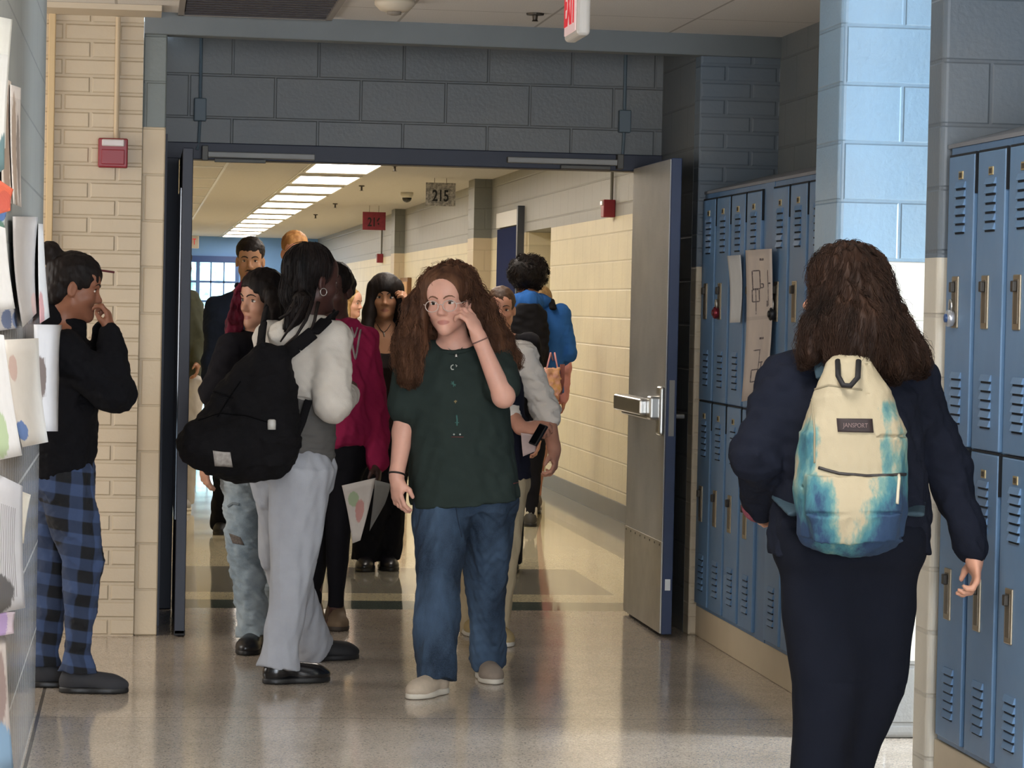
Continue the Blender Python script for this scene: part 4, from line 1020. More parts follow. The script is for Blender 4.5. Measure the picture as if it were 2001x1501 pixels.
def patch(name, bv, poly, m, parent, org, n=8, off=.0025, th=.0016):
    """a flat piece sewn or printed onto a surface: tl, tr, br, bl in photo pixels"""
    q = [np.array(p, float) for p in poly]; bm = bmesh.new(); g = {}; uvl = bm.loops.layers.uv.new('UVMap'); last = None
    for j in range(n + 1):
        for i in range(n + 1):
            u, v = i / n, j / n; px = (q[0] * (1 - u) + q[1] * u) * (1 - v) + (q[3] * (1 - u) + q[2] * u) * v
            d = unit(at(px[0], px[1], 10.0) - CAM); h = bv.ray_cast(Vector(CAM), Vector(d))
            if h[0] is None: continue
            nn = h[1] if h[1].dot(Vector(d)) < 0 else -h[1]
            g[i, j] = bm.verts.new(h[0] + nn * off - Vector(org))
    for j in range(n):
        for i in range(n):
            ks = [(i, j), (i, j + 1), (i + 1, j + 1), (i + 1, j)]
            if all(k in g for k in ks):
                f = bm.faces.new([g[k] for k in ks]); f.smooth = True
                for lp, (a, b) in zip(f.loops, ks): lp[uvl].uv = (a / n, 1 - b / n)
    me = bpy.data.meshes.new(name); bm.to_mesh(me); bm.free(); me.materials.append(m)
    o = bpy.data.objects.new(name, me); COL.objects.link(o); o.parent = parent
    sl = o.modifiers.new('thickness', 'SOLIDIFY'); sl.thickness = th; sl.offset = 1
    return o
def line_on(name, bv, pix, r, m, parent, org, off=.001, nseg=10):
    """a cord, seam or zip laid along a surface"""
    pts = []
    for (a, b) in zip(pix, pix[1:]):
        for t in np.linspace(0, 1, nseg, endpoint=False): pts.append(np.array(a) * (1 - t) + np.array(b) * t)
    pts.append(np.array(pix[-1], float)); out = []
    for px in pts:
        d = unit(at(px[0], px[1], 10.0) - CAM); h = bv.ray_cast(Vector(CAM), Vector(d))
        if h[0] is not None: out.append(np.array(h[0] + h[1] * off) - org)
    if len(out) < 2: return None
    return MB().tube(out, r, 6).build(name, m, parent, True)
def lift_off(P, F, m, name, parent, org): return mesh_np(name, P, F, m, parent, org)
def auto(px, py, Y, H, yaw, away, w=1.0, stride=.1, spread=.08, over=None):
    """joints of a relaxed walker of height H whose eyes are at the photo pixel"""
    c = at(px, py, Y); k = H / 1.65; a = math.radians(yaw); f = np.array([math.sin(a), math.cos(a), 0]); r = unit(np.cross(f, UP)); sd = r if away else -r
    g = lambda x, y, z: np.array([c[0], c[1], 0]) + sd * x + f * y + UP * z
    zn = c[2] - .155 * k; zs = zn - .045 * k; J = dict(hd=c, nb=g(0, -.03, zn))
    for n, m, st in (('a', -1, 1), ('b', 1, -1)):
        J['s' + n] = g(m * .165 * k * w, -.03, zs); J['e' + n] = g(m * (.165 * w + .05) * k, -.05, zs - .28 * k); J['w' + n] = g(m * (.165 * w + .06) * k, .04, zs - .52 * k)
        J['h' + n] = g(m * .085 * k, -.03, .86 * k); J['k' + n] = g(m * spread, .05 + st * stride * .7, .46 * k); J['a' + n] = g(m * spread, -.02 + st * stride, .075)
    for n, v in (over or {}).items(): J[n] = at(v[0], v[1], Y + v[2])
    return J
def ring(c, axis, r, tr, m, name, parent, org, n=20):
    ax = unit(axis); u = unit(np.cross(ax, [.3, .5, .81])); v = np.cross(ax, u); c = _v(c) - org
    return MB().tube([c + (u * math.cos(t) + v * math.sin(t)) * r for t in np.linspace(0, 2 * math.pi, n + 1)], tr, 6, cap=False).build(name, m, parent, True)
SK_PALE, SK_TAN, SK_BROWN, SK_DARK = '#dba793', '#c08f72', '#94654c', '#5a3a31'
def SKM(n, c, lip, red=.15): return skin_mat(n, c, lip, red)
M_sole_w = mat('off_white_sole', '#c9c2b4', .6, var=.08); M_sole_b = mat('black_sole', '#141416', .5)
LEG_WIDE = [(0, .115, .12), (.5, .103, .108), (1, .084, .09), (1.5, .085, .09), (2.06, .076, .087)]
LEG_SLIM = [(0, .095, .1), (.5, .082, .085), (1, .06, .064), (1.4, .056, .06), (1.95, .04, .045)]
LEG_STR = [(0, .105, .11), (.5, .092, .096), (1, .075, .078), (1.5, .07, .075), (2.06, .066, .076)]

# ---------------------------------------------------------------- girl in the dark green shirt, walking toward the lens
g = Fig('person with long curly red-brown hair, clear glasses and dark green shirt, hand at face', 10.85,
        dict(hd=(873, 588, -.08), nb=(888, 672, .0), sa=(808, 700, 0), ea=(788, 845, .02), wa=(775, 932, -.03), sb=(968, 696, 0), eb=(984, 775, -.20), wb=(936, 660, -.19),
             ha=(868, 968, .02), hb=(950, 968, .06), ka=(856, 1125, -.10), aa=(853, 1312, -.16), kb=(950, 1120, .16), ab=(952, 1284, .30)),
        SKM('pale_freckled', SK_PALE, '#b06a62', .22), (200, 6, 4), hs=1.02, w=1.0, vox=.0042)
g.footdir = dict(a=(-.55, -.8, 0), b=(.02, -1, 0))
g.body({'a': dict(n=(.8, .45, 0), t=-1, c=.5, d=(.06, -.1, -1)), 'b': dict(n=(-.7, .62, -.12), t=1, c=.66, d=(-.42, .14, .9), sp=.12, s=1.0)}, arms=(.047, .042, .027))
g.face('#3d3428', '#7a5640', (.0015, .0005), 1.1, True, 'hazel')
M_tee = cloth('dark_green', '#2c3633', .9, .1, .2, 400)
def tee(V):
    g.trunk(V, [(-.03, .212, .195), (.12, .208, .182), (.35, .197, .148), (.65, .190, .142), (.84, .182, .11), (.96, .105, .08)], 2.3)
    for a in 'ab':
        J = g.J; e = J['s' + a] + (J['e' + a] - J['s' + a]) * (.62 if a == 'a' else .75)
        V.cap(g.nb - g.ax * .05, J['s' + a], .06, .07, .03); V.cap(J['s' + a], e, .068, .078 if a == 'a' else .07, .03)
to, tP, tF = g.cloth('shirt', tee, M_tee, .005, .007, .16, 11, (1, 1, .45)); tbv = bvh(tP, tF)
nk = MB(); c0 = g.nb + g.fw * .012 - g.ax * .012
nk.tube([c0 - g.org + g.sd * .075 * math.cos(t) + g.fw * .072 * math.sin(t) + UP * (-.018 * math.sin(t)) for t in np.linspace(0, 2 * math.pi, 33)], .009, 8, cap=False)
nk.build('collar', M_tee, to, True)
M_prw = mat('pale_print', '#b9bdb6', .7); M_prt = mat('teal_print', '#3f6a63', .7); M_pro = mat('ochre_print', '#8a7a55', .7); M_prr = mat('dark_red_print', '#6a2f2c', .7)
def mark(pix, r, m): line_on('shirt_print', tbv, pix, r, m, to, g.org, .0006, 4)
mark([(886, 713), (882, 715), (881, 719), (883, 722), (887, 722)], .0022, M_prw); mark([(890, 713), (893, 715), (891, 717)], .0016, M_prw)
for q in ([(881, 750), (891, 752)], [(886, 745), (886, 756)], [(882, 746), (890, 755)]): mark(q, .002, M_prt)
mark([(887, 785), (893, 784)], .0026, M_pro); mark([(890, 782), (890, 788)], .0022, M_pro)
mark([(892, 811), (893, 820), (893, 832)], .0032, M_prt); mark([(889, 826), (897, 826)], .0018, M_prt)
mark([(886, 848), (888, 850)], .0034, M_prw); mark([(898, 848), (900, 850)], .0034, M_prw); mark([(882, 854), (906, 854)], .0016, M_prr); mark([(1003, 945), (1012, 943)], .002, M_prr)
jo, jP, jF = g.pants(denim('mid_blue', '#212d3d', '#4a5f78'), [(0, .112, .125), (.45, .104, .115), (1, .083, .092), (1.4, .088, .095), (2.09, .072, .087)], [(0, .112, .125), (.45, .102, .112), (1, .086, .092), (1.5, .074, .084), (2.07, .068, .083)], hip=(.185, .13), top=.08, name='jeans', amp=.010, lam=.15, seed=5, vox=.005)
jbv = bvh(jP, jF); line_on('seam', jbv, [(888, 972), (893, 1010), (902, 1050)], .0022, mat('denim_seam', '#1f2c3f', .9), jo, g.org)
M_can = mat('cream_canvas', '#b8a996', .85, var=.12, vs=20, bump=.2, bs=300)
g.shoe('a', (-.55, -.8, 0), M_can, M_sole_w, .26, .09, lace=mat('cream_lace', '#d8cfbe', .8)); g.shoe('b', (.02, -1, 0), mat('taupe_canvas', '#8d7f72', .85, var=.12, vs=20), M_sole_w, .26, .09, lace=mat('cream_lace', '#d8cfbe', .8))
def ghair(V):
    g.HE(V, (0, -.022, .048), (.094, .106, .086)); p = lambda *q: at(q[0], q[1], g.Y + q[2])
    V.chain([p(843, 545, -.06), p(818, 600, -.05), p(803, 670, -.07), p(803, 728, -.09)], [.028, .046, .058, .040], .03)
    V.chain([p(905, 545, -.03), p(935, 600, -.02), p(965, 670, -.02), p(985, 725, -.05)], [.035, .052, .060, .035], .03)
    V.chain([p(885, 560, .05), p(880, 640, .12), p(880, 720, .14)], [.10, .13, .11], .03)
    V.chain([p(830, 620, .03), p(800, 700, .03)], [.055, .055], .03); V.chain([p(935, 620, .03), p(985, 700, .05)], [.06, .055], .03)
    g.HE(V, (.0, .105, -.008), (.068, .085, .097), .012, -1)
    V.cap(p(890, 640, -.1), p(892, 760, -.16), .055, .062, .02, -1)
M_gh = hair_mat('auburn', '#2b1912', '#74503a', .6, 26)
_gf = folds(.006, .03, 2, 2, (1, 1, .35))
def _gd(P):
    h = g.headco(P); m = np.clip((np.abs(h[:, 0]) - .064) / .03, 0, 1); m = np.maximum(m, np.clip((.02 - h[:, 1]) / .03, 0, 1)); m = np.maximum(m, np.clip((-.14 - h[:, 2]) / .04, 0, 1))
    return _gf(P) * m
ho, hP, hF = g.hair(ghair, M_gh, .0045, _gd)
cx = g.J['hd'][0]
strands('hair_lock', hP, hF, M_gh, ho, g.org, 2600, .20, 14, .0013, .013, 75, lambda p: (.35 * np.sign(p[0] - cx) * min(1, abs(p[0] - cx) * 12), -.05, -1), 3, lift=.012, pick=lambda P: (P[:, 1] < g.Y + .13) & ~((np.abs(g.headco(P)[:, 0]) < .078) & (g.headco(P)[:, 1] > .0) & (g.headco(P)[:, 2] > -.2)))
# glasses
M_gf = mat('clear_acrylic_frame', '#cdbcb2', .2); gl = MB()
for m in (-1, 1):
    c = [(m * .034 + .026 * math.cos(t) * (1 if abs(math.cos(t)) < .8 else .97), -.010 + .0205 * math.sin(t)) for t in np.linspace(0, 2 * math.pi, 25)]
    gl.tube([g.hl(x, .098 - 1.9 * x * x, z) - g.org for x, z in c], .0016, 6, cap=False)
    gl.tube([g.hl(m * .059, .091, -.004) - g.org, g.hl(m * .071, .07, -.004) - g.org, g.hl(m * .078, .0, -.004) - g.org], .0017, 6)
gl.tube([g.hl(-.009, .098, -.006) - g.org, g.hl(0, .101, -.003) - g.org, g.hl(.009, .098, -.006) - g.org], .0017, 6)
go = gl.build('glasses', M_gf, g.root, True)
br = g.J['wb'] + unit(g.J['eb'] - g.J['wb']) * .012
ring(br, g.J['eb'] - g.J['wb'], .031, .0028, mat('brown_bead_bracelet', '#7a5a52', .5, var=.4, vs=200), 'bracelet', g.root, g.org)
ring(g.J['wa'] + unit(g.J['ea'] - g.J['wa']) * .01, g.J['ea'] - g.J['wa'], .031, .004, mat('black_wrist_band', '#16110f', .6), 'wrist_band', g.root, g.org)
line_on('necklace', tbv, [(870, 676), (881, 686), (891, 694), (898, 686), (908, 676)], .0016, M_chrome, g.root, g.org, .003)
line_on('pendant', tbv, [(889, 694), (894, 698)], .0035, M_chrome, g.root, g.org, .004, 2); line_on('pendant', tbv, [(894, 694), (889, 698)], .0035, M_chrome, g.root, g.org, .004, 2)

# ---------------------------------------------------------------- girl in plaid pants stepping out at the left
p = Fig('person with a hair bun, black hoodie and blue plaid pants beside the left wall', 10.75,
        dict(hd=(148, 561, 0), nb=(122, 642, 0), sa=(138, 690, .17), sb=(126, 692, -.17), eb=(224, 768, -.2), wb=(214, 652, -.10), ea=(205, 760, .16), wa=(200, 650, .08),
             ha=(122, 925, .075), hb=(122, 925, -.075), kb=(162, 1090, -.08), ab=(150, 1305, -.06), ka=(104, 1105, .08), aa=(88, 1292, .10)),
        SKM('brown_profile', '#8d5d47', '#7a4438', .1), (88, 10, 0), w=1.0, vox=.005, away=True)
p.footdir = dict(a=(1, 0, 0), b=(1, 0, 0))
p.body({'b': dict(n=(-1, .2, 0), t=-1, c=.9, d=(-.1, .1, 1), s=.9)})
p.face('#2a1a12', '#20140f', nm='darkbrown')
M_hood = cloth('black_hoodie', '#101014', .9, .15, .2, 300)
def hoodie(V):
    p.trunk(V, [(-.03, .175, .118), (.15, .19, .135, -.01), (.5, .185, .13), (.82, .18, .115, -.01), (.97, .09, .085)], 2.2)
    J = p.J
    for a in 'ab': V.cap(p.nb - p.ax * .06, J['s' + a], .07, .078, .03); V.cap(J['s' + a], J['e' + a], .078, .072, .03); V.cap(J['e' + a], J['w' + a], .07, .046, .02)
    V.chain([p.nb + p.fw * .055 + UP * .0, p.nb - p.fw * .03 + UP * .03, p.nb - p.fw * .10 + UP * .0], [.04, .06, .055], .03)
p.cloth('hoodie', hoodie, M_hood, .006, .009, .13, 4)
def plaid():
    q = NT('blue_plaid_flannel'); s = q.sep(q.obj())
    a = q.math('PINGPONG', q.math('ADD', q.math('MULTIPLY', s.outputs[0], .8), q.math('MULTIPLY', s.outputs[1], .55)), .045); b = q.math('PINGPONG', q.math('ADD', s.outputs[2], q.math('MULTIPLY', s.outputs[0], .15)), .045)
    a = q.ramp(a, .021, .025); b = q.ramp(b, .021, .025)
    c = q.mix(q.math('MULTIPLY', q.math('ADD', a, b), .5), srgb('#101218'), srgb('#3a4c70')); q.set(Base_Color=c, Roughness=.9); q.bump(q.noise(q.obj(), 300, 2), .2, .003); return q.m
p.pants(plaid(), [(0, .1, .1), (.5, .085, .09), (1, .07, .076), (1.5, .056, .06), (1.9, .045, .048), (2.03, .058, .064)], [(0, .1, .1), (.5, .09, .095), (1, .07, .076), (1.5, .054, .058), (1.85, .044, .046), (2.03, .064, .07)], hip=(.165, .12), top=.12, name='plaid_pants', amp=.008, lam=.11, seed=6, vox=.006)
M_slip = mat('charcoal_slip_on', '#2d2e33', .8, var=.1)
p.shoe('b', (1, -.05, 0), M_slip, M_sole_b, .25, .088); p.shoe('a', (1, 0, 0), M_slip, M_sole_b, .25, .088)
def bun(V):
    p.HE(V, (0, -.015, .044), (.083, .105, .088)); p.HE(V, (0, -.118, .105), (.048, .046, .044), .012); p.HE(V, (0, -.06, -.03), (.066, .055, .06), .03)
    p.HE(V, (0, .110, -.056), (.09, .064, .094), .012, -1); p.HE(V, (0, .045, -.085), (.09, .07, .07), .02, -1)
M_bk = hair_mat('black', '#0d0b0b', '#241c1a', .4, 30)
ho, hP, hF = p.hair(bun, M_bk, .005, folds(.002, .03, 5, 2))
MB().tube([p.hl(-.03, .06, .078) - p.org, p.hl(-.03, .130, .082) - p.org], .004, 8).build('hair_stick', mat('dark_red_stick', '#5c1c22', .5), ho)

# ---------------------------------------------------------------- girl in white sweater with the black backpack
w = Fig('person in white cropped sweater and light grey sweatpants wearing the large black backpack', 11.05,
        dict(hd=(616, 548, .0), nb=(604, 636, 0), sa=(532, 664, .10), sb=(650, 662, -.11), eb=(650, 788, -.20), wb=(680, 772, .02), ea=(575, 780, .26), wa=(640, 770, .34),
             ha=(548, 912, .09), hb=(590, 912, -.07), kb=(575, 1090, -.05), ab=(545, 1300, -.08), ka=(552, 1085, .28), aa=(612, 1262, .62)),
        SKM('deep_brown', '#4b2f29', '#4a2522', .1), (64, 4, 0), w=1.0, vox=.005, away=True)
w.footdir = dict(a=(.9, .42, 0), b=(.93, .32, 0))
w.body({'b': dict(n=(-.5, .4, .5), t=1, c=.7, s=.85)}); w.face('#1d120d', '#120c0a', nm='black')
M_wh = cloth('white_fleece', '#cbc4ba', .95, .06, .3, 250, 10, .3); M_gt = cloth('charcoal_top', '#5b5957', .9, .1, .25, 300)
def sweater(V):
    w.trunk(V, [(.50, .178, .135), (.56, .19, .145), (.7, .18, .14), (.84, .165, .115), (.97, .095, .085)], 2.2); J = w.J
    for a in 'ab': V.cap(w.nb - w.ax * .05, J['s' + a], .062, .07, .03); V.cap(J['s' + a], J['e' + a], .07, .072, .03); V.cap(J['e' + a], J['w' + a], .072, .048, .02)
    V.chain([w.nb + w.fw * .06, w.nb + w.sd * .065 + UP * .012, w.nb - w.fw * .07 + UP * .0, w.nb - w.sd * .065 + UP * .012], [.035, .035, .045, .035], .02); V.ell(w.nb - w.fw * .09 - UP * .04, (.1, .08, .07), None, .03)
so, sP, sF = w.cloth('sweater', sweater, M_wh, .005, .006, .14, 8, (1, 1, .8))
w.cloth('tank_top', lambda V: w.trunk(V, [(.03, .172, .138), (.2, .166, .128), (.4, .158, .122), (.6, .165, .125)], 2.2), M_gt, .005, .007, .10, 9, (.3, .3, 1))
po, pP, pF = w.pants(cloth('heather_grey_sweat', '#a3a6ad', .95, .06, .25, 300, 12, .2), [(0, .115, .12), (.5, .098, .1), (1, .084, .088), (1.5, .074, .08), (2.03, .077, .087)], [(0, .122, .13), (.45, .108, .112), (1, .092, .096), (1.45, .070, .074), (1.8, .064, .07), (2.03, .082, .088)], hip=(.178, .142), top=.12, name='sweatpants', amp=.008, lam=.17, seed=10, vox=.005, dirs=(1, 1, .3))
M_bl = mat('black_patent_leather', '#131316', .22, spec=.6)
w.shoe('b', (.93, .32, 0), M_bl, M_sole_b, .27, .095, lace=mat('black_lace', '#2a2a2e', .4)); w.shoe('a', (.9, .42, 0), mat('black_suede', '#17171a', .7), M_sole_b, .27, .095)
def whair(V):
    w.HE(V, (0, -.035, .050), (.088, .104, .096)); w.HE(V, (0, -.075, -.045), (.082, .062, .085), .03); w.HE(V, (0, .105, -.03), (.10, .075, .105), .02, -1); w.HE(V, (.0, .05, -.11), (.1, .065, .075), .02, -1)
    p_ = lambda *q: at(q[0], q[1], w.Y + q[2]); V.chain([p_(590, 590, -.12), p_(575, 615, -.13), p_(560, 640, -.14)], [.04, .03, .012], .02)
ho, hP, hF = w.hair(whair, M_bk, .005, folds(.0018, .025, 7, 2, (1, 1, .4)))
strands('hair_lock', hP, hF, M_bk, ho, w.org, 500, .16, 9, .0022, .002, 20, lambda q: (0, -.1, -1), 71)
hs_ = MB(); p_ = lambda *q: at(q[0], q[1], w.Y + q[2]) - w.org
for pts in ([(600, 585, -.16), (580, 620, -.19), (560, 650, -.185), (548, 668, -.17)], [(610, 590, -.17), (598, 625, -.2), (580, 655, -.2), (540, 690, -.19)], [(622, 590, -.18), (615, 625, -.205), (606, 650, -.21)], [(585, 590, -.15), (560, 615, -.16), (545, 622, -.15)]):
    hs_.tube([p_(*q) for q in pts], [.009, .007, .005, .003][:len(pts)] if len(pts) > 3 else [.008, .006, .003], 8)
hs_.build('loose_braid', M_bk, ho, True)
ring(w.hl(.086, -.008, -.045), w.hr, .014, .0018, M_chrome, 'earring', w.root, w.org)

# black backpack hanging off her back
M_bp = mat('black_canvas_pack', '#141315', .9, 0, .15, 6, .3, 220, .12); bk = -w.fw; rs = w.sd
bo = np.array([*at(487, 930, w.Y - .2)[:2], at(487, 930, w.Y - .2)[2]])
bproot = empty('backpack', bo, 0, 'large black backpack with a white label, worn over the white sweater', 'backpack')
def pc(px, py): return at(px, py, w.Y - .20)
def bpv(V):
    sv = unit(np.array([.93, -.36, 0]))
    V.loft([(pc(486, 928), sv, .125, .09), (pc(484, 905), sv, .18, .125), (pc(486, 850), sv, .203, .14), (pc(500, 790), sv, .172, .12), (pc(516, 740), sv, .125, .10), (pc(530, 695), sv, .075, .07), (pc(532, 675), sv, .05, .045)], 2.5, .03)
    V.ell(pc(463, 868) - np.array([.10, .10, 0]) * .6, (.17, .12, .115), None, .03)
V = Vol(); bpv(V); bP, bF = realise(V, .005, folds(.005, .11, 14, 3)); bod = mesh_np('pack_body', bP, bF, M_bp, bproot, bo); bb = bvh(bP, bF)
patch('label', bb, [(416, 881), (450, 884), (455, 912), (420, 910)], mat('worn_white_label', '#9b9590', .8, var=.25, vs=60), bproot, bo, 5, .002)
line_on('zip', bb, [(388, 822), (430, 808), (480, 812), (540, 830)], .0025, mat('black_zip', '#0b0b0c', .9, spec=.05), bproot, bo)
line_on('seam', bb, [(470, 745), (440, 790), (425, 815)], .0025, mat('black_zip', '#0b0b0c', .9, spec=.05), bproot, bo)
def strap(name, pix, wd, m, root, org, sidev=None, th=.008):
    pts = [at(a, b, w.Y + c) for a, b, c in pix]; V = Vol()
    secs = []
    for i, q in enumerate(pts):
        t = unit(pts[min(i + 1, len(pts) - 1)] - pts[max(i - 1, 0)]); sv = unit(np.cross(t, _v(sidev))) if sidev is not None else unit(np.cross(t, [0, 1, 0])); secs.append((q, sv, wd, th))
    V.loft(secs, 2.6, .006); P, F = realise(V, .004); return mesh_np(name, P, F, m, root, org)
strap('shoulder_strap', [(548, 700, -.20), (580, 676, -.215), (612, 650, -.215), (638, 625, -.17), (652, 618, -.06), (650, 640, .04)], .032, M_bp, bproot, bo, (-.6, -.75, .25))
strap('shoulder_strap', [(507, 708, -.14), (510, 668, -.09), (514, 634, -.03), (519, 606, .06), (525, 622, .17)], .026, M_bp, bproot, bo, (-.8, -.6, .1))
strap('lower_strap', [(603, 782, -.18), (590, 825, -.2), (570, 872, -.22), (548, 905, -.24)], .016, M_bp, bproot, bo, (-.3, -.9, 0))
strap('lower_strap', [(478, 712, -.1), (448, 745, -.15), (425, 790, -.2)], .012, M_bp, bproot, bo, (-.6, -.8, 0))
cap = at(531, 829, w.Y - .36) - bo
MB().lathe([(.015, -.02), (.016, .0), (.015, .014), (.010, .018)], cap).build('bottle_cap', mat('white_bottle_cap', '#b9b7b2', .4), bproot, True)

# ---------------------------------------------------------------- girl with red streaked hair
r = Fig('person with black and dark red hair, black top and ripped light jeans, looking left', 12.05,
        dict(hd=(510, 585, 0), nb=(514, 645, .02), sa=(456, 684, -.05), sb=(562, 684, .1), ea=(420, 785, -.02), wa=(402, 892, -.04), eb=(575, 790, .12), wb=(570, 880, .12),
             ha=(482, 908, 0), hb=(522, 908, .06), ka=(477, 1065, -.05), aa=(497, 1232, -.05), kb=(516, 1065, .14), ab=(532, 1212, .28)),
        SKM('warm_tan', '#b98a72', '#9b5f55', .12), (232, 4, -3), w=.95, vox=.005)
r.footdir = dict(a=(-.25, -.95, 0), b=(-.2, -.95, 0))
r.body({'a': dict(n=(.8, .4, 0), t=-1, c=.45, d=(-.05, -.05, -1)), 'b': dict(n=(-.8, .4, 0), t=1, c=.5)}); r.face('#2a1b12', '#1d120e', (-.001, 0), 1.1, True, 'brown')
M_blk = cloth('black_knit', '#16151a', .9, .12, .2, 260)
def rtop(V):
    r.trunk(V, [(-.0, .175, .12), (.3, .165, .12), (.65, .165, .125), (.85, .16, .1), (.97, .085, .07)]); J = r.J
    for a in 'ab': e = J['s' + a] + (J['e' + a] - J['s' + a]) * .8; V.cap(r.nb - r.ax * .05, J['s' + a], .058, .066, .03); V.cap(J['s' + a], e, .068, .082, .03)
r.cloth('black_top', rtop, M_blk, .006, .008, .12, 21)
ro, rP, rF = r.pants(denim('light_blue', '#77858f', '#a9b4ba'), [(0, .11, .115), (.5, .088, .092), (1, .074, .08), (1.4, .066, .072), (1.8, .062, .07), (2.05, .072, .084)], hip=(.165, .125), top=.1, name='ripped_jeans', amp=.010, lam=.1, seed=22, vox=.005, dirs=(.6, .6, 1))
rb = bvh(rP, rF); patch('torn_knee', rb, [(448, 1042), (470, 1050), (478, 1066), (455, 1062)], mat('frayed_denim', '#5f5650', .9, var=.4, vs=120), ro, r.org, 4, .001, .001)
line_on('ankle_tie', rb, [(446, 990), (455, 984), (468, 986)], .006, mat('grey_thread', '#6c767c', .9), ro, r.org)
r.shoe('a', (-.25, -.95, 0), mat('black_leather_shoe', '#141318', .3, spec=.6), M_sole_b, .25, .095); r.shoe('b', (-.2, -.95, 0), mat('black_leather_shoe', '#141318', .3), M_sole_b, .25, .095)
def rhair(V):
    r.HE(V, (0, -.013, .046), (.085, .106, .088)); p_ = lambda *q: at(q[0], q[1], r.Y + q[2])
    V.chain([p_(520, 560, .06), p_(548, 600, .05), p_(556, 660, .03), p_(560, 720, .02)], [.07, .065, .055, .03], .03); V.chain([p_(530, 575, -.09), p_(532, 610, -.12), p_(538, 650, -.13)], [.03, .03, .02], .03)
    r.HE(V, (.0, .108, -.032), (.064, .086, .092), .012, -1)
ho, hP, hF = r.hair(rhair, M_bk, .005, folds(.0018, .03, 23, 2, (1, 1, .3)))
def rstreak(V):
    p_ = lambda *q: at(q[0], q[1], r.Y + q[2]); V.chain([p_(488, 545, -.02), p_(474, 572, -.02), p_(470, 600, .0), p_(459, 632, -.01), p_(449, 656, -.05)], [.022, .03, .036, .034, .022], .02); r.HE(V, (.005, .118, -.026), (.060, .088, .088), .008, -1)
V = Vol(); rstreak(V); P, F = realise(V, .005, folds(.005, .03, 24, 2, (1, 1, .3))); mesh_np('red_streak', P, F, hair_mat('wine', '#2c0d16', '#6d1a31', .4, 30), ho, r.org)

# ---------------------------------------------------------------- girl in the magenta hoodie, holding papers
m_ = Fig('person in a magenta hoodie and black leggings, half hidden behind the white sweater, holding papers', 12.85,
         dict(hd=(650, 566, .0), nb=(662, 642, 0), sa=(630, 672, .04), sb=(708, 668, -.02), eb=(732, 800, .0), wb=(737, 902, -.05), ea=(628, 790, .1), wa=(640, 860, -.05), ha=(640, 885, .03), hb=(678, 885, 0), kb=(661, 1035, -.05), ab=(656, 1192, .02), ka=(622, 1035, .1), aa=(612, 1185, .2)),
         SKM('dark_brown_hand', '#4a302a', '#4a2a26', .1), (205, 5, 0), w=.9, vox=.006)
m_.body({'b': dict(n=(-.9, .2, 0), t=1, c=.75, s=.95)}); m_.face('#1d120d', '#120c0a', nm='black')
M_mag = cloth('magenta_fleece', '#9c2750', .95, .1, .25, 260, 7, .3)
def mh(V):
    m_.trunk(V, [(.08, .155, .13), (.16, .178, .15), (.5, .165, .14), (.83, .15, .11), (.97, .08, .08)]); J = m_.J
    for a in 'ab': V.cap(m_.nb - m_.ax * .05, J['s' + a], .06, .07, .03); V.cap(J['s' + a], J['e' + a], .07, .066, .03); V.cap(J['e' + a], J['w' + a], .064, .05, .02); V.cap(J['w' + a] - unit(J['w' + a] - J['e' + a]) * .03, J['w' + a], .04, .042, .01)
    V.chain([m_.nb - m_.sd * .06, m_.nb + m_.fw * .06, m_.nb + m_.sd * .07], [.04, .04, .045], .02)
mo, mP, mF = m_.cloth('magenta_hoodie', mh, M_mag, .006, .009, .12, 31); mb_ = bvh(mP, mF)
line_on('drawstring', mb_, [(678, 640), (686, 668), (694, 702), (700, 672), (705, 645)], .005, mat('grey_cord', '#9a8d8d', .8), mo, m_.org, .003); line_on('drawstring', mb_, [(686, 640), (693, 660), (698, 640)], .004, mat('grey_cord', '#9a8d8d', .8), mo, m_.org, .003)
m_.pants(cloth('black_legging', '#131217', .8, .1, .1, 300), [(0, .09, .095), (.5, .075, .08), (1, .056, .06), (1.4, .05, .055), (1.75, .036, .04), (1.95, .036, .04)], hip=(.135, .11), top=.15, name='leggings', amp=.002, lam=.1, seed=32, vox=.005)
M_moc = mat('brown_suede', '#6b5844', .8, var=.15, vs=15)
m_.shoe('b', (.02, -1, 0), M_moc, mat('dark_sole', '#3b3128', .7), .22, .10, high=.10); m_.shoe('a', (.02, -1, 0), M_moc, mat('dark_sole', '#3b3128', .7), .22, .10, high=.10)
def mhair(V): m_.HE(V, (0, -.02, .04), (.086, .10, .088)); V.ell(at(677, 560, m_.Y + .05), (.045, .045, .055), None, .02); m_.HE(V, (0, .1, -.03), (.065, .075, .09), .015, -1)
m_.hair(mhair, M_bk, .006, folds(.003, .03, 33, 2), 'puffed_hair')
hp = m_.Y - .16
sheet('paper_sheet', [at(668, 949, hp), at(734, 934, hp - .06), at(704, 1056, hp - .02), at(689, 1062, hp + .02)], 'white sheet with green and pink crayon marks held by the person in magenta', paper('paper_held', '#cdc5be', [(.3, .72, .2, .14, '#9db08a'), (.55, .5, .22, .2, '#c48b85')], (6, '#a06a66', .5, .35, .75, .35, .65), 5), .02)
sheet('paper_sheet', [at(733, 938, hp + .05), at(764, 946, hp + .03), at(752, 985, hp + .04), at(722, 1038, hp + .06)], 'plain grey sheet held behind the crayon drawing', paper('paper_grey', '#8d8c88'), .015)

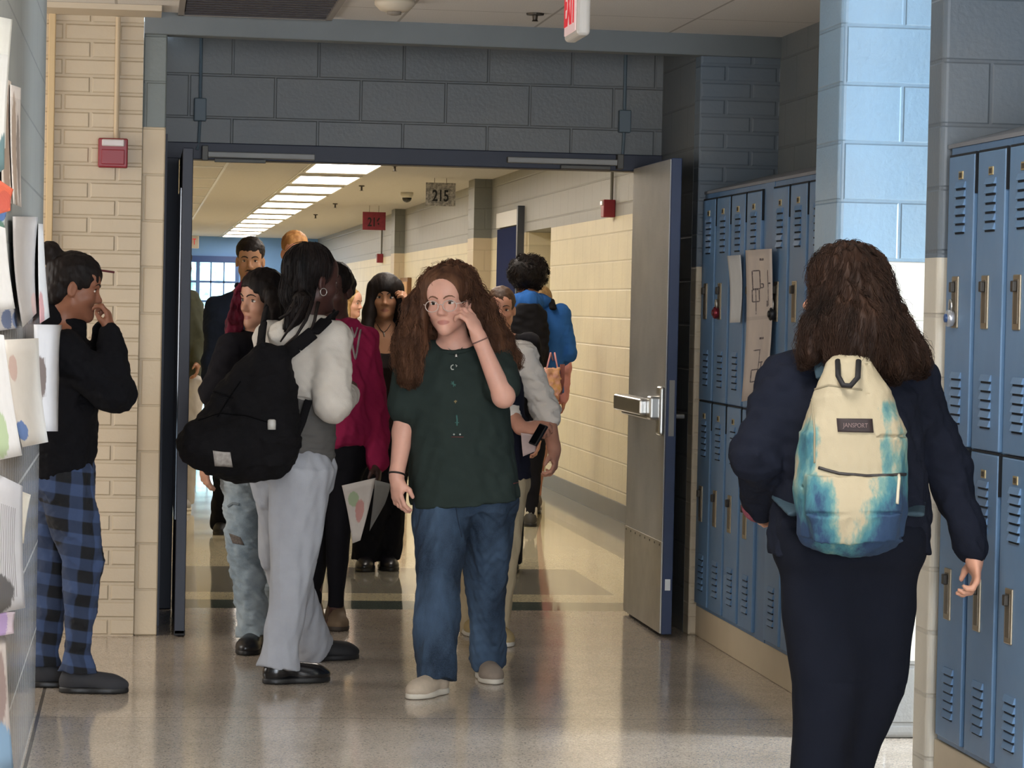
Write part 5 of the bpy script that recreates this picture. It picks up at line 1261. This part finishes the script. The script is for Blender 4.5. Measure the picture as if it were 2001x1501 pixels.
# ---------------------------------------------------------------- girl with black bangs
b = Fig('person with long black hair and bangs, black lace top, one hand raised', 15.75,
        dict(hd=(752, 580, 0), nb=(750, 634, .02), sa=(714, 655, .02), sb=(790, 655, .02), ea=(704, 755, .0), wa=(708, 845, -.06), eb=(818, 700, -.12), wb=(800, 610, -.1), ha=(738, 855, 0), hb=(768, 855, 0), ka=(726, 985, -.05), aa=(716, 1088, -.04), kb=(762, 985, .02), ab=(756, 1086, .02)),
        SKM('brown_warm', '#a97b5e', '#8a5248', .1), (184, 2, 0), w=.95, vox=.006)
b.body({'b': dict(n=(-.8, .3, 0), t=1, c=.7, d=(-.25, 0, 1)), 'a': dict(n=(.8, .3, 0), t=-1, c=.5)}, bust=1); b.face('#1d120d', '#150e0b', nm='black')
def btop(V): b.trunk(V, [(-.02, .16, .115), (.35, .14, .11), (.62, .152, .145), (.74, .14, .11)])
b.cloth('lace_top', btop, cloth('black_brown_lace', '#1f1716', .8, .25, .4, 180), .006, .004, .08, 41)
def bjk(V):
    J = b.J
    for a, sg in (('a', -1), ('b', 1)):
        V.cap(b.nb + b.sd * sg * .07, J['s' + a], .04, .062, .02); V.cap(J['s' + a], J['e' + a], .062, .056, .02); V.cap(J['e' + a], J['w' + a], .056, .042, .02)
        V.chain([b.nb + b.sd * sg * .10 + b.fw * .05 - UP * .05, b.P0 + b.sd * sg * .15 + b.fw * .06 + UP * .2, b.P0 + b.sd * sg * .16 + b.fw * .05 + UP * .02], [.05, .055, .055], .02)
b.cloth('black_jacket', bjk, M_blk, .006, .006, .1, 42)
b.pants(cloth('black_wide_trousers', '#121217', .9, .1, .1, 260), [(0, .105, .11), (.5, .095, .1), (1, .086, .092), (1.6, .085, .09), (2.06, .078, .092)], hip=(.16, .12), top=.12, amp=.005, seed=43, vox=.006)
b.shoe('a', (-.15, -1, 0), mat('black_leather_shoe', '#141318', .3), M_sole_b, .24, .10); b.shoe('b', (.05, -1, 0), mat('black_leather_shoe', '#141318', .3), M_sole_b, .24, .10)
def bhair(V):
    b.HE(V, (0, -.012, .046), (.091, .108, .090)); p_ = lambda *q: at(q[0], q[1], b.Y + q[2])
    V.chain([p_(728, 560, -.03), p_(722, 610, -.03), p_(714, 660, -.07), p_(712, 705, -.09)], [.03, .036, .04, .02], .03); V.chain([p_(778, 560, -.02), p_(784, 610, -.01), p_(788, 655, -.02)], [.03, .036, .03], .03); V.cap(p_(750, 580, .08), p_(748, 680, .12), .09, .08, .03)
    b.HE(V, (.004, .118, -.054), (.064, .08, .093), .010, -1)
b.hair(bhair, M_bk, .006, folds(.0008, .03, 44, 2, (1, 1, .3)))
line_on('necklace', b.bv, [(737, 634), (744, 645), (750, 650), (756, 645), (763, 634)], .002, mat('black_cord', '#19130f', .6), b.root, b.org, .002); line_on('pendant', b.bv, [(750, 650), (751, 658)], .004, M_chrome, b.root, b.org, .002, 3)

def walker(label, px, py, Y, H, yaw, away, skin, top, bottom, hairf, hm, w=1.0, over=None, shoe_c='#1a1a1c', face=True, sleeve=True, legs=LEG_STR, stride=.1, seed=50, topname='shirt', botname='trousers', vox=.008, hands=True, bare=False, eye='#20140f', spread=.08, tr=None):
    f = Fig(label, Y, auto(px, py, Y, H, yaw, away, w, stride, spread, over), skin, (yaw, 3, 0), hs=min(1.05, H / 1.65), w=w, vox=vox, away=away, fem=H < 1.7)
    f.footdir = {a: f.fw for a in 'ab'}
    s_ = 1 if away else -1
    f.body({'a': dict(n=f.sd * .9 + f.fw * .1, t=s_, c=.5), 'b': dict(n=-f.sd * .9 + f.fw * .1, t=-s_, c=.5)} if hands else None)
    if face: f.face(eye, eye, nm='far', lash=True)
    def tp(V):
        f.trunk(V, tr or [(-.04, .165 * w, .12), (.3, .16 * w, .12), (.65, .168 * w, .13), (.85, .16 * w, .1), (.97, .085, .075)]); J = f.J
        for a in 'ab':
            e = J['e' + a] if sleeve else J['s' + a] + (J['e' + a] - J['s' + a]) * .6
            V.cap(f.nb - f.ax * .05, J['s' + a], .056, .064, .03); V.cap(J['s' + a], e, .064, .06, .02)
            if sleeve: V.cap(J['e' + a], J['w' + a], .058, .042, .02)
    f.top = f.cloth(topname, tp, top, vox, .006, .12, seed)
    if not bare: f.pants(bottom, legs, hip=(.165 * w, .12), top=.12, name=botname, amp=.005, seed=seed + 1, vox=vox)
    for a in 'ab': f.shoe(a, f.fw, mat('shoe_' + shoe_c.strip('#'), shoe_c, .6), M_sole_b if shoe_c < '#5' else M_sole_w, .25, .092)
    f.hair(lambda V: hairf(f, V), hm, vox * .8, folds(.0015, .03, seed + 2, 2))
    return f
def short_hair(f, V): f.HE(V, (0, -.018, .056), (.085, .104, .086)); f.HE(V, (0, .108, -.062), (.10, .074, .112), .010, -1); f.HE(V, (0, .02, -.09), (.11, .1, .075), .02, -1)
def long_hair(f, V): f.HE(V, (0, -.022, .045), (.087, .102, .088)); f.HC(V, (-.06, -.02, -.02), (-.075, -.01, -.2), .045, .04); f.HC(V, (.06, -.02, -.02), (.075, -.01, -.2), .045, .04); f.HC(V, (0, -.06, 0), (0, -.09, -.2), .08, .07); f.HE(V, (0, .105, -.03), (.060, .08, .096), .012, -1)
def tied_hair(f, V): f.HE(V, (0, -.018, .046), (.083, .104, .088)); f.HE(V, (0, -.11, .06), (.04, .045, .05)); f.HE(V, (0, .110, -.060), (.074, .07, .105), .010, -1); f.HE(V, (0, .03, -.10), (.09, .09, .07), .02, -1)
# tall people behind
n1 = walker('tall person with short black hair in a dark navy shirt, behind the red haired person', 489, 509, 17.6, 1.83, 184, False, SKM('olive', '#b08466', '#94604f', .1), cloth('navy_shirt', '#1d2638', .85, .12, .2, 250), cloth('dark_trousers', '#15171d', .9, .1, .1, 250), short_hair, M_bk, 1.3, dict(aa=(431, 1022, .5), ka=(440, 945, .35), sa=(428, 622, 0), sb=(552, 622, 0), ea=(412, 715, -.02), wa=(412, 790, -.1)), '#17181c', stride=.12, seed=60, vox=.007)
n1.cloth('collar', lambda V: V.chain([n1.nb - n1.sd * .075 + UP * .015, n1.nb + n1.fw * .085 - UP * .03, n1.nb + n1.sd * .075 + UP * .015], [.022, .018, .022], .01), mat('navy_collar', '#18202f', .85), .006, 0)
mp = [n1.snap(x, z) + n1.hf * .002 - n1.org for x, z in ((-.026, -.062), (-.012, -.056), (0, -.055), (.012, -.056), (.026, -.062))]
MB().tube(mp, [.001, .0035, .003, .0035, .001], 6).build('moustache', M_bk, n1.root, True)
n2 = walker('tall person with short reddish blond hair, seen between the navy shirt and the black braids', 576, 494, 18.9, 1.90, 178, False, SKM('ruddy', '#c58a70', '#a5604f', .2), cloth('grey_green_shirt', '#4b5350', .9, .1, .2, 250), cloth('dark_trousers', '#15171d', .9, .1, .1, 250), short_hair, hair_mat('sandy', '#7c4f2c', '#b98a55', .5, 30), 1.15, seed=64)
q1 = walker('person mostly hidden behind the open left door, only an arm and pale trousers showing', 350, 520, 20.0, 1.74, 176, False, SKM('tan_hidden', '#a97b62', '#8a5248', .1), cloth('olive_sleeve', '#4f5246', .9, .1, .2, 250), cloth('pale_grey_trousers', '#b9b4ae', .9, .08, .1, 250), short_hair, M_bk, 1.05, dict(sb=(371, 585, 0), eb=(388, 655, -.02), wb=(386, 706, -.1)), '#8a8680', seed=68)
bl = walker('small figure of a person with long blond hair far down the corridor', 687, 592, 24.0, 1.60, 120, False, SKM('fair', '#cf9f88', '#a9685c', .2), mat('floral_blouse', '#3a3f3c', .85, 0, 0, 30, .1, 200, .4, None, '#c9c1b4'), cloth('dark_trousers', '#15171d', .9, .1, .1, 250), long_hair, hair_mat('blond', '#8a6a3f', '#c7a877', .5, 30), seed=72)
k2 = walker('person with brown hair pulled back, face showing just right of the curly red-brown hair', 979, 604, 15.6, 1.57, 188, False, SKM('rosy', '#bd8a74', '#9c5f55', .2), cloth('black_vest', '#17161a', .9, .12, .2, 250), cloth('dark_trousers', '#15171d', .9, .1, .1, 250), tied_hair, hair_mat('brown', '#2c1f17', '#4f3a2a', .5, 30), seed=76)

# ---------------------------------------------------------------- person close behind the green shirt: white sleeve, cream trousers
k1 = Fig('person in a white rolled sleeve top and cream trousers, walking close behind the green shirt', 12.35,
         dict(hd=(906, 592, .05), nb=(930, 662, .0), sa=(880, 690, .04), sb=(1022, 694, .0), eb=(1066, 802, .02), wb=(1083, 878, -.10), ea=(985, 800, -.05), wa=(1022, 838, -.16), ha=(925, 935, .03), hb=(985, 935, 0), kb=(977, 1085, -.05), ab=(972, 1246, .0), ka=(925, 1080, .2), aa=(918, 1225, .35)),
         SKM('tan_arm', '#bd8872', '#9c5f55', .15), (184, 2, 0), w=1.0, vox=.006)
k1.body({'b': dict(n=(-.9, .3, .1), t=1, c=.8, d=(.0, -.3, -1)), 'a': dict(n=(.2, .6, -.6), t=-1, c=.8, d=(.75, -.4, .1))}, arms=(.047, .043, .028)); k1.face('#2a1b12', '#2a1b12', nm='brown')
def k1t(V):
    k1.trunk(V, [(.02, .165, .125), (.4, .16, .12), (.65, .17, .13), (.85, .165, .1), (.97, .085, .075)]); J = k1.J
    for a in 'ab': V.cap(k1.nb - k1.ax * .05, J['s' + a], .055, .06, .03); V.cap(J['s' + a], J['e' + a], .058, .062, .02); V.cap(J['e' + a], J['e' + a] + (J['w' + a] - J['e' + a]) * .2, .062, .058, .02)
k1.cloth('white_top', k1t, cloth('white_cotton', '#e6ddd2', .9, .06, .25, 260), .006, .008, .07, 81, (.4, .4, 1))
k1.cloth('dark_vest', lambda V: k1.trunk(V, [(-.02, .185, .142), (.3, .182, .138), (.65, .185, .142), (.86, .16, .112)]), cloth('navy_vest', '#1b1d2a', .9, .15, .2, 250), .006, .006, .1, 82)
k1.pants(cloth('cream_twill', '#b9a98b', .9, .06, .2, 260), [(0, .105, .11), (.5, .096, .1), (1, .08, .085), (1.5, .06, .07), (2.03, .05, .062)], hip=(.17, .125), top=.1, name='cream_trousers', amp=.005, seed=83, vox=.006)
for a in 'ab': k1.shoe(a, (.1, -1, 0), mat('shoe_tan', '#a8946a', .7), M_sole_w, .25, .09)
k1.hair(lambda V: tied_hair(k1, V), hair_mat('dark_brown', '#2f2018', '#5a4130', .5, 30), .006, folds(.0015, .03, 84, 2))
ph = empty('phone', at(1052, 850, k1.Y - .24), 0, 'black phone held by the person in the white sleeve top', 'phone')
MB().box(-.007, .007, -.026, .026, -.05, .05, .004).build('case', mat('black_phone', '#101013', .3), ph); MB().box(-.0082, -.006, -.022, .022, -.044, .044).build('screen', mat('phone_glass', '#08080a', .05), ph); ph.rotation_euler = (.2, .5, .6)
sheet('paper_sheet', [at(1018, 846, k1.Y - .2), at(1052, 850, k1.Y - .2), at(1046, 882, k1.Y - .2), at(1022, 892, k1.Y - .2)], 'crumpled pinkish paper under the hand holding the phone', paper('paper_pink', '#c3aca6'), .01)

# ---------------------------------------------------------------- student with afro, blue hoodie and black backpack walking away
a_ = walker('person with a dark afro in a bright blue hoodie, walking away with a black backpack', 1032, 549, 18.9, 1.76, 6, True, SKM('brown_nape', '#8f6048', '#7a4438', .1), cloth('royal_blue_fleece', '#2b5a9b', .95, .1, .25, 250, 7, .3), cloth('black_slim', '#15151b', .9, .1, .1, 250),
            lambda f, V: (f.HE(V, (0, -.025, .050), (.122, .125, .112)), f.HE(V, (0, .10, -.04), (.08, .06, .09), .02, -1), f.HE(V, (0, .02, -.12), (.12, .12, .06), .02, -1)), M_bk, 1.25, dict(eb=(1110, 690, -.05), wb=(1084, 716, .12), aa=(1044, 985, 1.2), ab=(1036, 1012, .05), kb=(1040, 925, .05)), '#3a3835', face=False, legs=LEG_SLIM, seed=90, topname='blue_hoodie')
_h = [o for o in a_.root.children if o.name.startswith('hair')][0]; _me = _h.data; _P = np.array([v.co[:] for v in _me.vertices]) + a_.org; _F = np.array([p.vertices[:] for p in _me.polygons])
strands('curl', _P, _F, M_bk, _h, a_.org, 1100, .045, 6, .0028, .008, 160, lambda q: (math.sin(q[2] * 90 + q[0] * 40), math.cos(q[0] * 80), math.sin(q[0] * 70 + q[1] * 50)), 94, lift=.016)
a_.cloth('hood', lambda V: V.chain([a_.nb - a_.sd * .10 + UP * .02, a_.nb - a_.fw * .11 + UP * .02, a_.nb + a_.sd * .10 + UP * .02, a_.nb + a_.fw * .08], [.055, .075, .055, .045], .03), cloth('royal_blue_fleece', '#2b5a9b'), .008, .008, .08, 92)
MB().tube([a_.J['ab'] - a_.org + UP * .0, a_.J['ab'] - a_.org + UP * .09], .048, 12).build('sock', mat('white_sock', '#c9c2b6', .9), a_.root, True)
bo = at(1034, 725, a_.Y - .25); br_ = empty('backpack', bo, 0, 'black backpack with a small white tick mark on the person in blue hoodie', 'backpack')
def abp(V): V.loft([(at(1033, y, a_.Y - .22), a_.sd, hw, .09) for y, hw in ((722, .11), (705, .13), (655, .135), (615, .12), (594, .07))], 2.6, .03); V.ell(at(1033, 690, a_.Y - .31), (.1, .05, .075), None, .03)
V = Vol(); abp(V); bP, bF = realise(V, .006, folds(.004, .1, 93, 2)); mesh_np('pack_body', bP, bF, mat('black_nylon_pack', '#141316', .85, 0, .15, 6, .2, 220, .15), br_, bo); bb = bvh(bP, bF)
line_on('tick_mark', bb, [(1016, 660), (1019, 664), (1028, 658)], .0045, mat('white_emblem', '#cfcbc4', .6), br_, bo, .002, 4)
for sg in (-1, 1): MB().tube([a_.J['sb' if sg > 0 else 'sa'] * .75 + a_.nb * .25 - a_.fw * .1 + UP * .02 - bo, a_.J['sb' if sg > 0 else 'sa'] * .7 + a_.nb * .3 + UP * .075 - bo, a_.J['sb' if sg > 0 else 'sa'] * .7 + a_.nb * .3 + a_.fw * .1 - UP * .05 - bo], .024, 8, True, ((0, 1, 0), .5)).build('shoulder_strap', mat('black_nylon_pack', '#17161a', .6), br_, True)
c1 = walker('person in a pink dress with bare legs, hidden in front of the blue hoodie', 1056, 592, 20.6, 1.58, 4, True, SKM('bare_leg', '#b5806a', '#9c5f55', .1), cloth('pink_dress', '#c98f8d', .9, .1, .2, 250), None, long_hair, hair_mat('light_brown', '#6f5233', '#a58a62', .5, 30), .8, dict(ab=(1047, 985, 0), kb=(1048, 930, 0)), '#6b5f52', face=False, seed=96, topname='dress', bare=True, tr=[(-.35, .17, .15), (0, .15, .13), (.35, .14, .11), (.65, .16, .125), (.85, .15, .1), (.97, .08, .07)])
bg = empty('tote_bag', at(1078, 775, 18.45), 0, 'small yellow and pink cloth bag with dark fringe hanging below the blue elbow', 'bag')
V = Vol(); o_ = at(1078, 775, 18.45); V.loft([(at(1079, y, 18.45), np.array([1., 0, 0]), hw, .035) for y, hw in ((774, .045), (760, .06), (735, .058), (720, .05))], 2.6, .01)
P, F = realise(V, .005, folds(.006, .06, 97, 2)); mesh_np('bag_body', P, F, mat('floral_cotton', '#b98d3e', .85, 0, 0, 25, .1, 200, .4, None, '#c9989a'), bg, o_)
fb = MB()
for k in range(5): fb.tube([at(1095 + k * 2, 712, 18.45) - o_, at(1096 + k * 1.5, 745, 18.43) - o_, at(1093 + k * 1.2, 768 + 3 * (k % 2), 18.45) - o_], .0035, 6)
fb.build('fringe', mat('dark_red_fringe', '#6a3a34', .8), bg, True)
MB().tube([at(1068, 722, 18.45) - o_, at(1076, 690, 18.5) - o_, a_.J['wb'] - a_.fw * .03 - o_, at(1084, 690, 18.5) - o_, at(1090, 722, 18.45) - o_], .006, 8).build('handle', mat('pink_strap', '#b98284', .8), bg, True)

# ---------------------------------------------------------------- foreground girl with the tie-dye backpack
f = Fig('person in navy hoodie and trousers with long brown hair, wearing the tie-dye backpack', 8.0,
        dict(hd=(1642, 575, .0), nb=(1664, 700, -.02), sa=(1540, 742, .03), sb=(1776, 745, .0), ea=(1482, 885, -.02), wa=(1486, 985, .16), eb=(1848, 905, .04), wb=(1903, 1082, -.02), ha=(1606, 1045, .0), hb=(1714, 1045, 0), ka=(1618, 1330, -.04), aa=np.array([1.93, 7.96, .085]), kb=(1700, 1330, .03), ab=np.array([2.02, 8.06, .085])),
        SKM('fair_profile', '#c9977f', '#a9685c', .25), (-62, 0, 0), hs=1.03, w=1.12, vox=.005, away=True)
f.body({'b': dict(n=(-1, .15, 0), t=-1, c=.75, d=(.12, .05, -1), s=.95), 'a': dict(n=(1, .2, 0), t=1, c=.8, d=(.1, .7, -.4), s=.9)}); f.face('#2a1b12', '#2a1b12', nm='brown')
M_nv = cloth('navy_fleece', '#181c28', .95, .1, .25, 260, 6, .25)
def fh(V):
    f.trunk(V, [(-.1, .208, .16), (.1, .205, .155), (.5, .186, .14), (.8, .178, .12), (.97, .10, .09)], 2.3); J = f.J
    for a in 'ab': V.cap(f.nb - f.ax * .05, J['s' + a], .07, .078, .03)
    V.cap(J['sa'], J['ea'], .078, .074, .03); V.cap(J['ea'], J['wa'], .072, .052, .03); V.cap(J['sb'], J['eb'], .078, .068, .03); V.cap(J['eb'], J['wb'] - (J['wb'] - J['eb']) * .04, .066, .046, .02)
    V.chain([f.nb - f.sd * .08, f.nb - f.fw * .10 + UP * .02, f.nb + f.sd * .08], [.055, .075, .055], .03)
f.cloth('navy_hoodie', fh, M_nv, .006, .010, .14, 101)
ring(f.J['wa'] + unit(f.J['wa'] - f.J['ea']) * .012, f.J['wa'] - f.J['ea'], .044, .013, mat('plaid_cuff', '#7a3b46', .9, 0, .5, 60, .3, 200), 'shirt_cuff', f.root, f.org)
f.pants(cloth('navy_trousers', '#141823', .95, .08, .2, 260, 6, .2), [(0, .118, .14), (.5, .122, .13), (1, .105, .112), (1.5, .083, .095), (2.05, .078, .09)], [(0, .118, .14), (.5, .122, .13), (1, .105, .112), (1.5, .083, .095), (2.05, .078, .09)], hip=(.212, .155), top=.02, amp=.003, lam=.2, seed=102, vox=.006, dirs=(1, 1, .35), k=.07)
for a in 'ab': f.shoe(a, (0, 1, 0), mat('shoe_dark', '#22242a', .6), M_sole_b, .25, .095)
def fhair(V):
    f.HE(V, (0, -.028, .050), (.092, .110, .092)); p_ = lambda *q: at(q[0], q[1], f.Y + q[2])
    V.chain([p_(1650, 540, -.06), p_(1675, 600, -.10), p_(1680, 660, -.17), p_(1672, 690, -.20)], [.09, .10, .10, .055], .04)
    V.chain([p_(1700, 570, -.02), p_(1735, 640, -.08), p_(1778, 695, -.14), p_(1800, 712, -.13)], [.05, .055, .045, .014], .04)
    V.chain([p_(1625, 600, -.06), p_(1605, 650, -.10), p_(1582, 690, -.12)], [.05, .05, .03], .04); V.chain([p_(1740, 660, -.15), p_(1740, 705, -.19), p_(1748, 725, -.2)], [.05, .04, .015], .03)
    f.HE(V, (0, .105, -.03), (.12, .058, .105), .015, -1)
M_fh = hair_mat('dark_brown_curl', '#1a110d', '#3f2c22', .6, 26)
ho, hP, hF = f.hair(fhair, M_fh, .005, folds(.005, .04, 103, 2, (1, 1, .4)))
cf = f.J['hd'][0] + .05
strands('hair_lock', hP, hF, M_fh, ho, f.org, 2400, .22, 14, .0012, .012, 65, lambda p: (.55 * np.clip((p[0] - cf) * 6, -1, 1), -.1, -1), 9, lift=.011)
# tie-dye backpack
bo = at(1660, 1070, f.Y - .25); br_ = empty('backpack', bo, 0, 'cream and teal tie-dye backpack with a dark patch', 'backpack')
def tiedye():
    q = NT('tie_dye_canvas'); v = q.obj(); s = q.sep(v); wv = q.scaled(v, 1, 1, .6); n = q.noise(wv, 7, 5, .62); n2 = q.noise(q.scaled(v, 1.6, 1, .5), 16, 5, .7)
    low = q.ramp(s.outputs[2], .22, .02); rt = q.ramp(s.outputs[0], .01, .075); lf = q.ramp(s.outputs[0], -.06, -.13); lf = q.math('MULTIPLY', lf, q.ramp(s.outputs[2], .40, .30))
    t = q.math('ADD', q.math('ADD', q.math('MULTIPLY', low, .42), q.math('MULTIPLY', q.math('MAXIMUM', rt, lf), .36)), q.math('ADD', q.math('MULTIPLY', q.ramp(n, .28, .72), .46), q.math('MULTIPLY', q.ramp(n2, .3, .7), .2)))
    t = q.math('SUBTRACT', t, q.math('MULTIPLY', q.ramp(s.outputs[2], .40, .46), .4))
    c = q.mix(q.ramp(t, .56, .66), srgb('#aca289'), srgb('#6c908b')); c = q.mix(q.ramp(t, .66, .78), c, srgb('#3d7380')); c = q.mix(q.ramp(t, .80, .95), c, srgb('#233e60'))
    q.set(Base_Color=c, Roughness=.85); q.bump(q.noise(v, 300, 2), .25, .003); return q.m
M_td = tiedye(); FB = lambda px, py, dy=-.24: at(px, py, f.Y + dy)
def fbp(V):
    sx = f.sd
    V.loft([(FB(1660, 1066), sx, .105, .075), (FB(1662, 1045), sx, .148, .10), (FB(1662, 950), sx, .158, .112), (FB(1667, 850), sx, .148, .105), (FB(1663, 770), sx, .108, .085), (FB(1658, 715), sx, .066, .055), (FB(1656, 700), sx, .05, .035)], 2.7, .03)
    V.loft([(FB(1668, 1052, -.33), sx, .12, .06), (FB(1668, 1000, -.34), sx, .135, .07), (FB(1668, 930, -.335), sx, .13, .045)], 2.8, .02)
V = Vol(); fbp(V); bP, bF = realise(V, .0045, folds(.003, .1, 105, 3)); mesh_np('pack_body', bP, bF, M_td, br_, bo); bb = bvh(bP, bF)
po = patch('brand_patch', bb, [(1635, 818), (1704, 819), (1706, 846), (1637, 844)], mat('maroon_patch', '#2f2628', .7, var=.15), br_, bo, 6, .003, .002)
pcen = bb.ray_cast(Vector(CAM), Vector(unit(at(1671, 832, 10) - CAM))); pn = np.array(pcen[1]); pn = pn if pn[1] < 0 else -pn; px_ = unit(np.cross(UP, pn)); pu = np.cross(pn, px_)
Mt = Matrix(((px_[0], pu[0], pn[0], pcen[0][0] + pn[0] * .0075 - bo[0]), (px_[1], pu[1], pn[1], pcen[0][1] + pn[1] * .0075 - bo[1]), (px_[2], pu[2], pn[2], pcen[0][2] + pn[2] * .0075 - bo[2]), (0, 0, 0, 1)))
text_mesh('patch_lettering', 'JANSPORT', .0175, mat('faded_patch_print', '#7d6a6a', .7), po, Mt, .0008, .82, bold=.0)
M_zip = mat('dark_zip', '#2a2728', .5); line_on('zip', bb, [(1600, 914), (1640, 926), (1690, 931), (1745, 930), (1768, 927)], .0048, M_zip, br_, bo, .002)
line_on('seam', bb, [(1590, 762), (1620, 753), (1650, 757), (1685, 762)], .003, mat('cream_seam', '#8f866f', .8), br_, bo, .001); line_on('seam', bb, [(1586, 765), (1592, 840), (1592, 905)], .003, mat('cream_seam', '#8f866f', .8), br_, bo, .001)
line_on('zip_pull', bb, [(1756, 930), (1752, 985)], .0045, mat('cream_tape', '#c3bda9', .7), br_, bo, .003)
MB().tube([FB(1637, 705, -.27) - bo, FB(1638, 735, -.32) - bo, FB(1648, 753, -.345) - bo, FB(1662, 754, -.345) - bo, FB(1676, 738, -.335) - bo, FB(1678, 705, -.30) - bo], .008, 8).build('grab_loop', mat('black_webbing', '#15151a', .7), br_, True)
for sg, k in ((-1, 'sa'), (1, 'sb')):
    s0 = f.J[k] * .55 + f.nb * .45; pts = [s0 - f.fw * .17 - UP * .02, s0 + UP * .09 - f.fw * .03, s0 + f.fw * .15 - UP * .05, s0 + f.fw * .16 - UP * .25, s0 + f.sd * sg * .1 - f.fw * .02 - UP * .36, s0 + f.sd * sg * .07 - f.fw * .17 - UP * .40]
    V = Vol(); V.loft([(q, f.sd, .028, .008) for q in pts], 2.6, .006); P, F = realise(V, .005); mesh_np('shoulder_strap', P, F, mat('teal_strap', '#2f4552', .8), br_, bo)
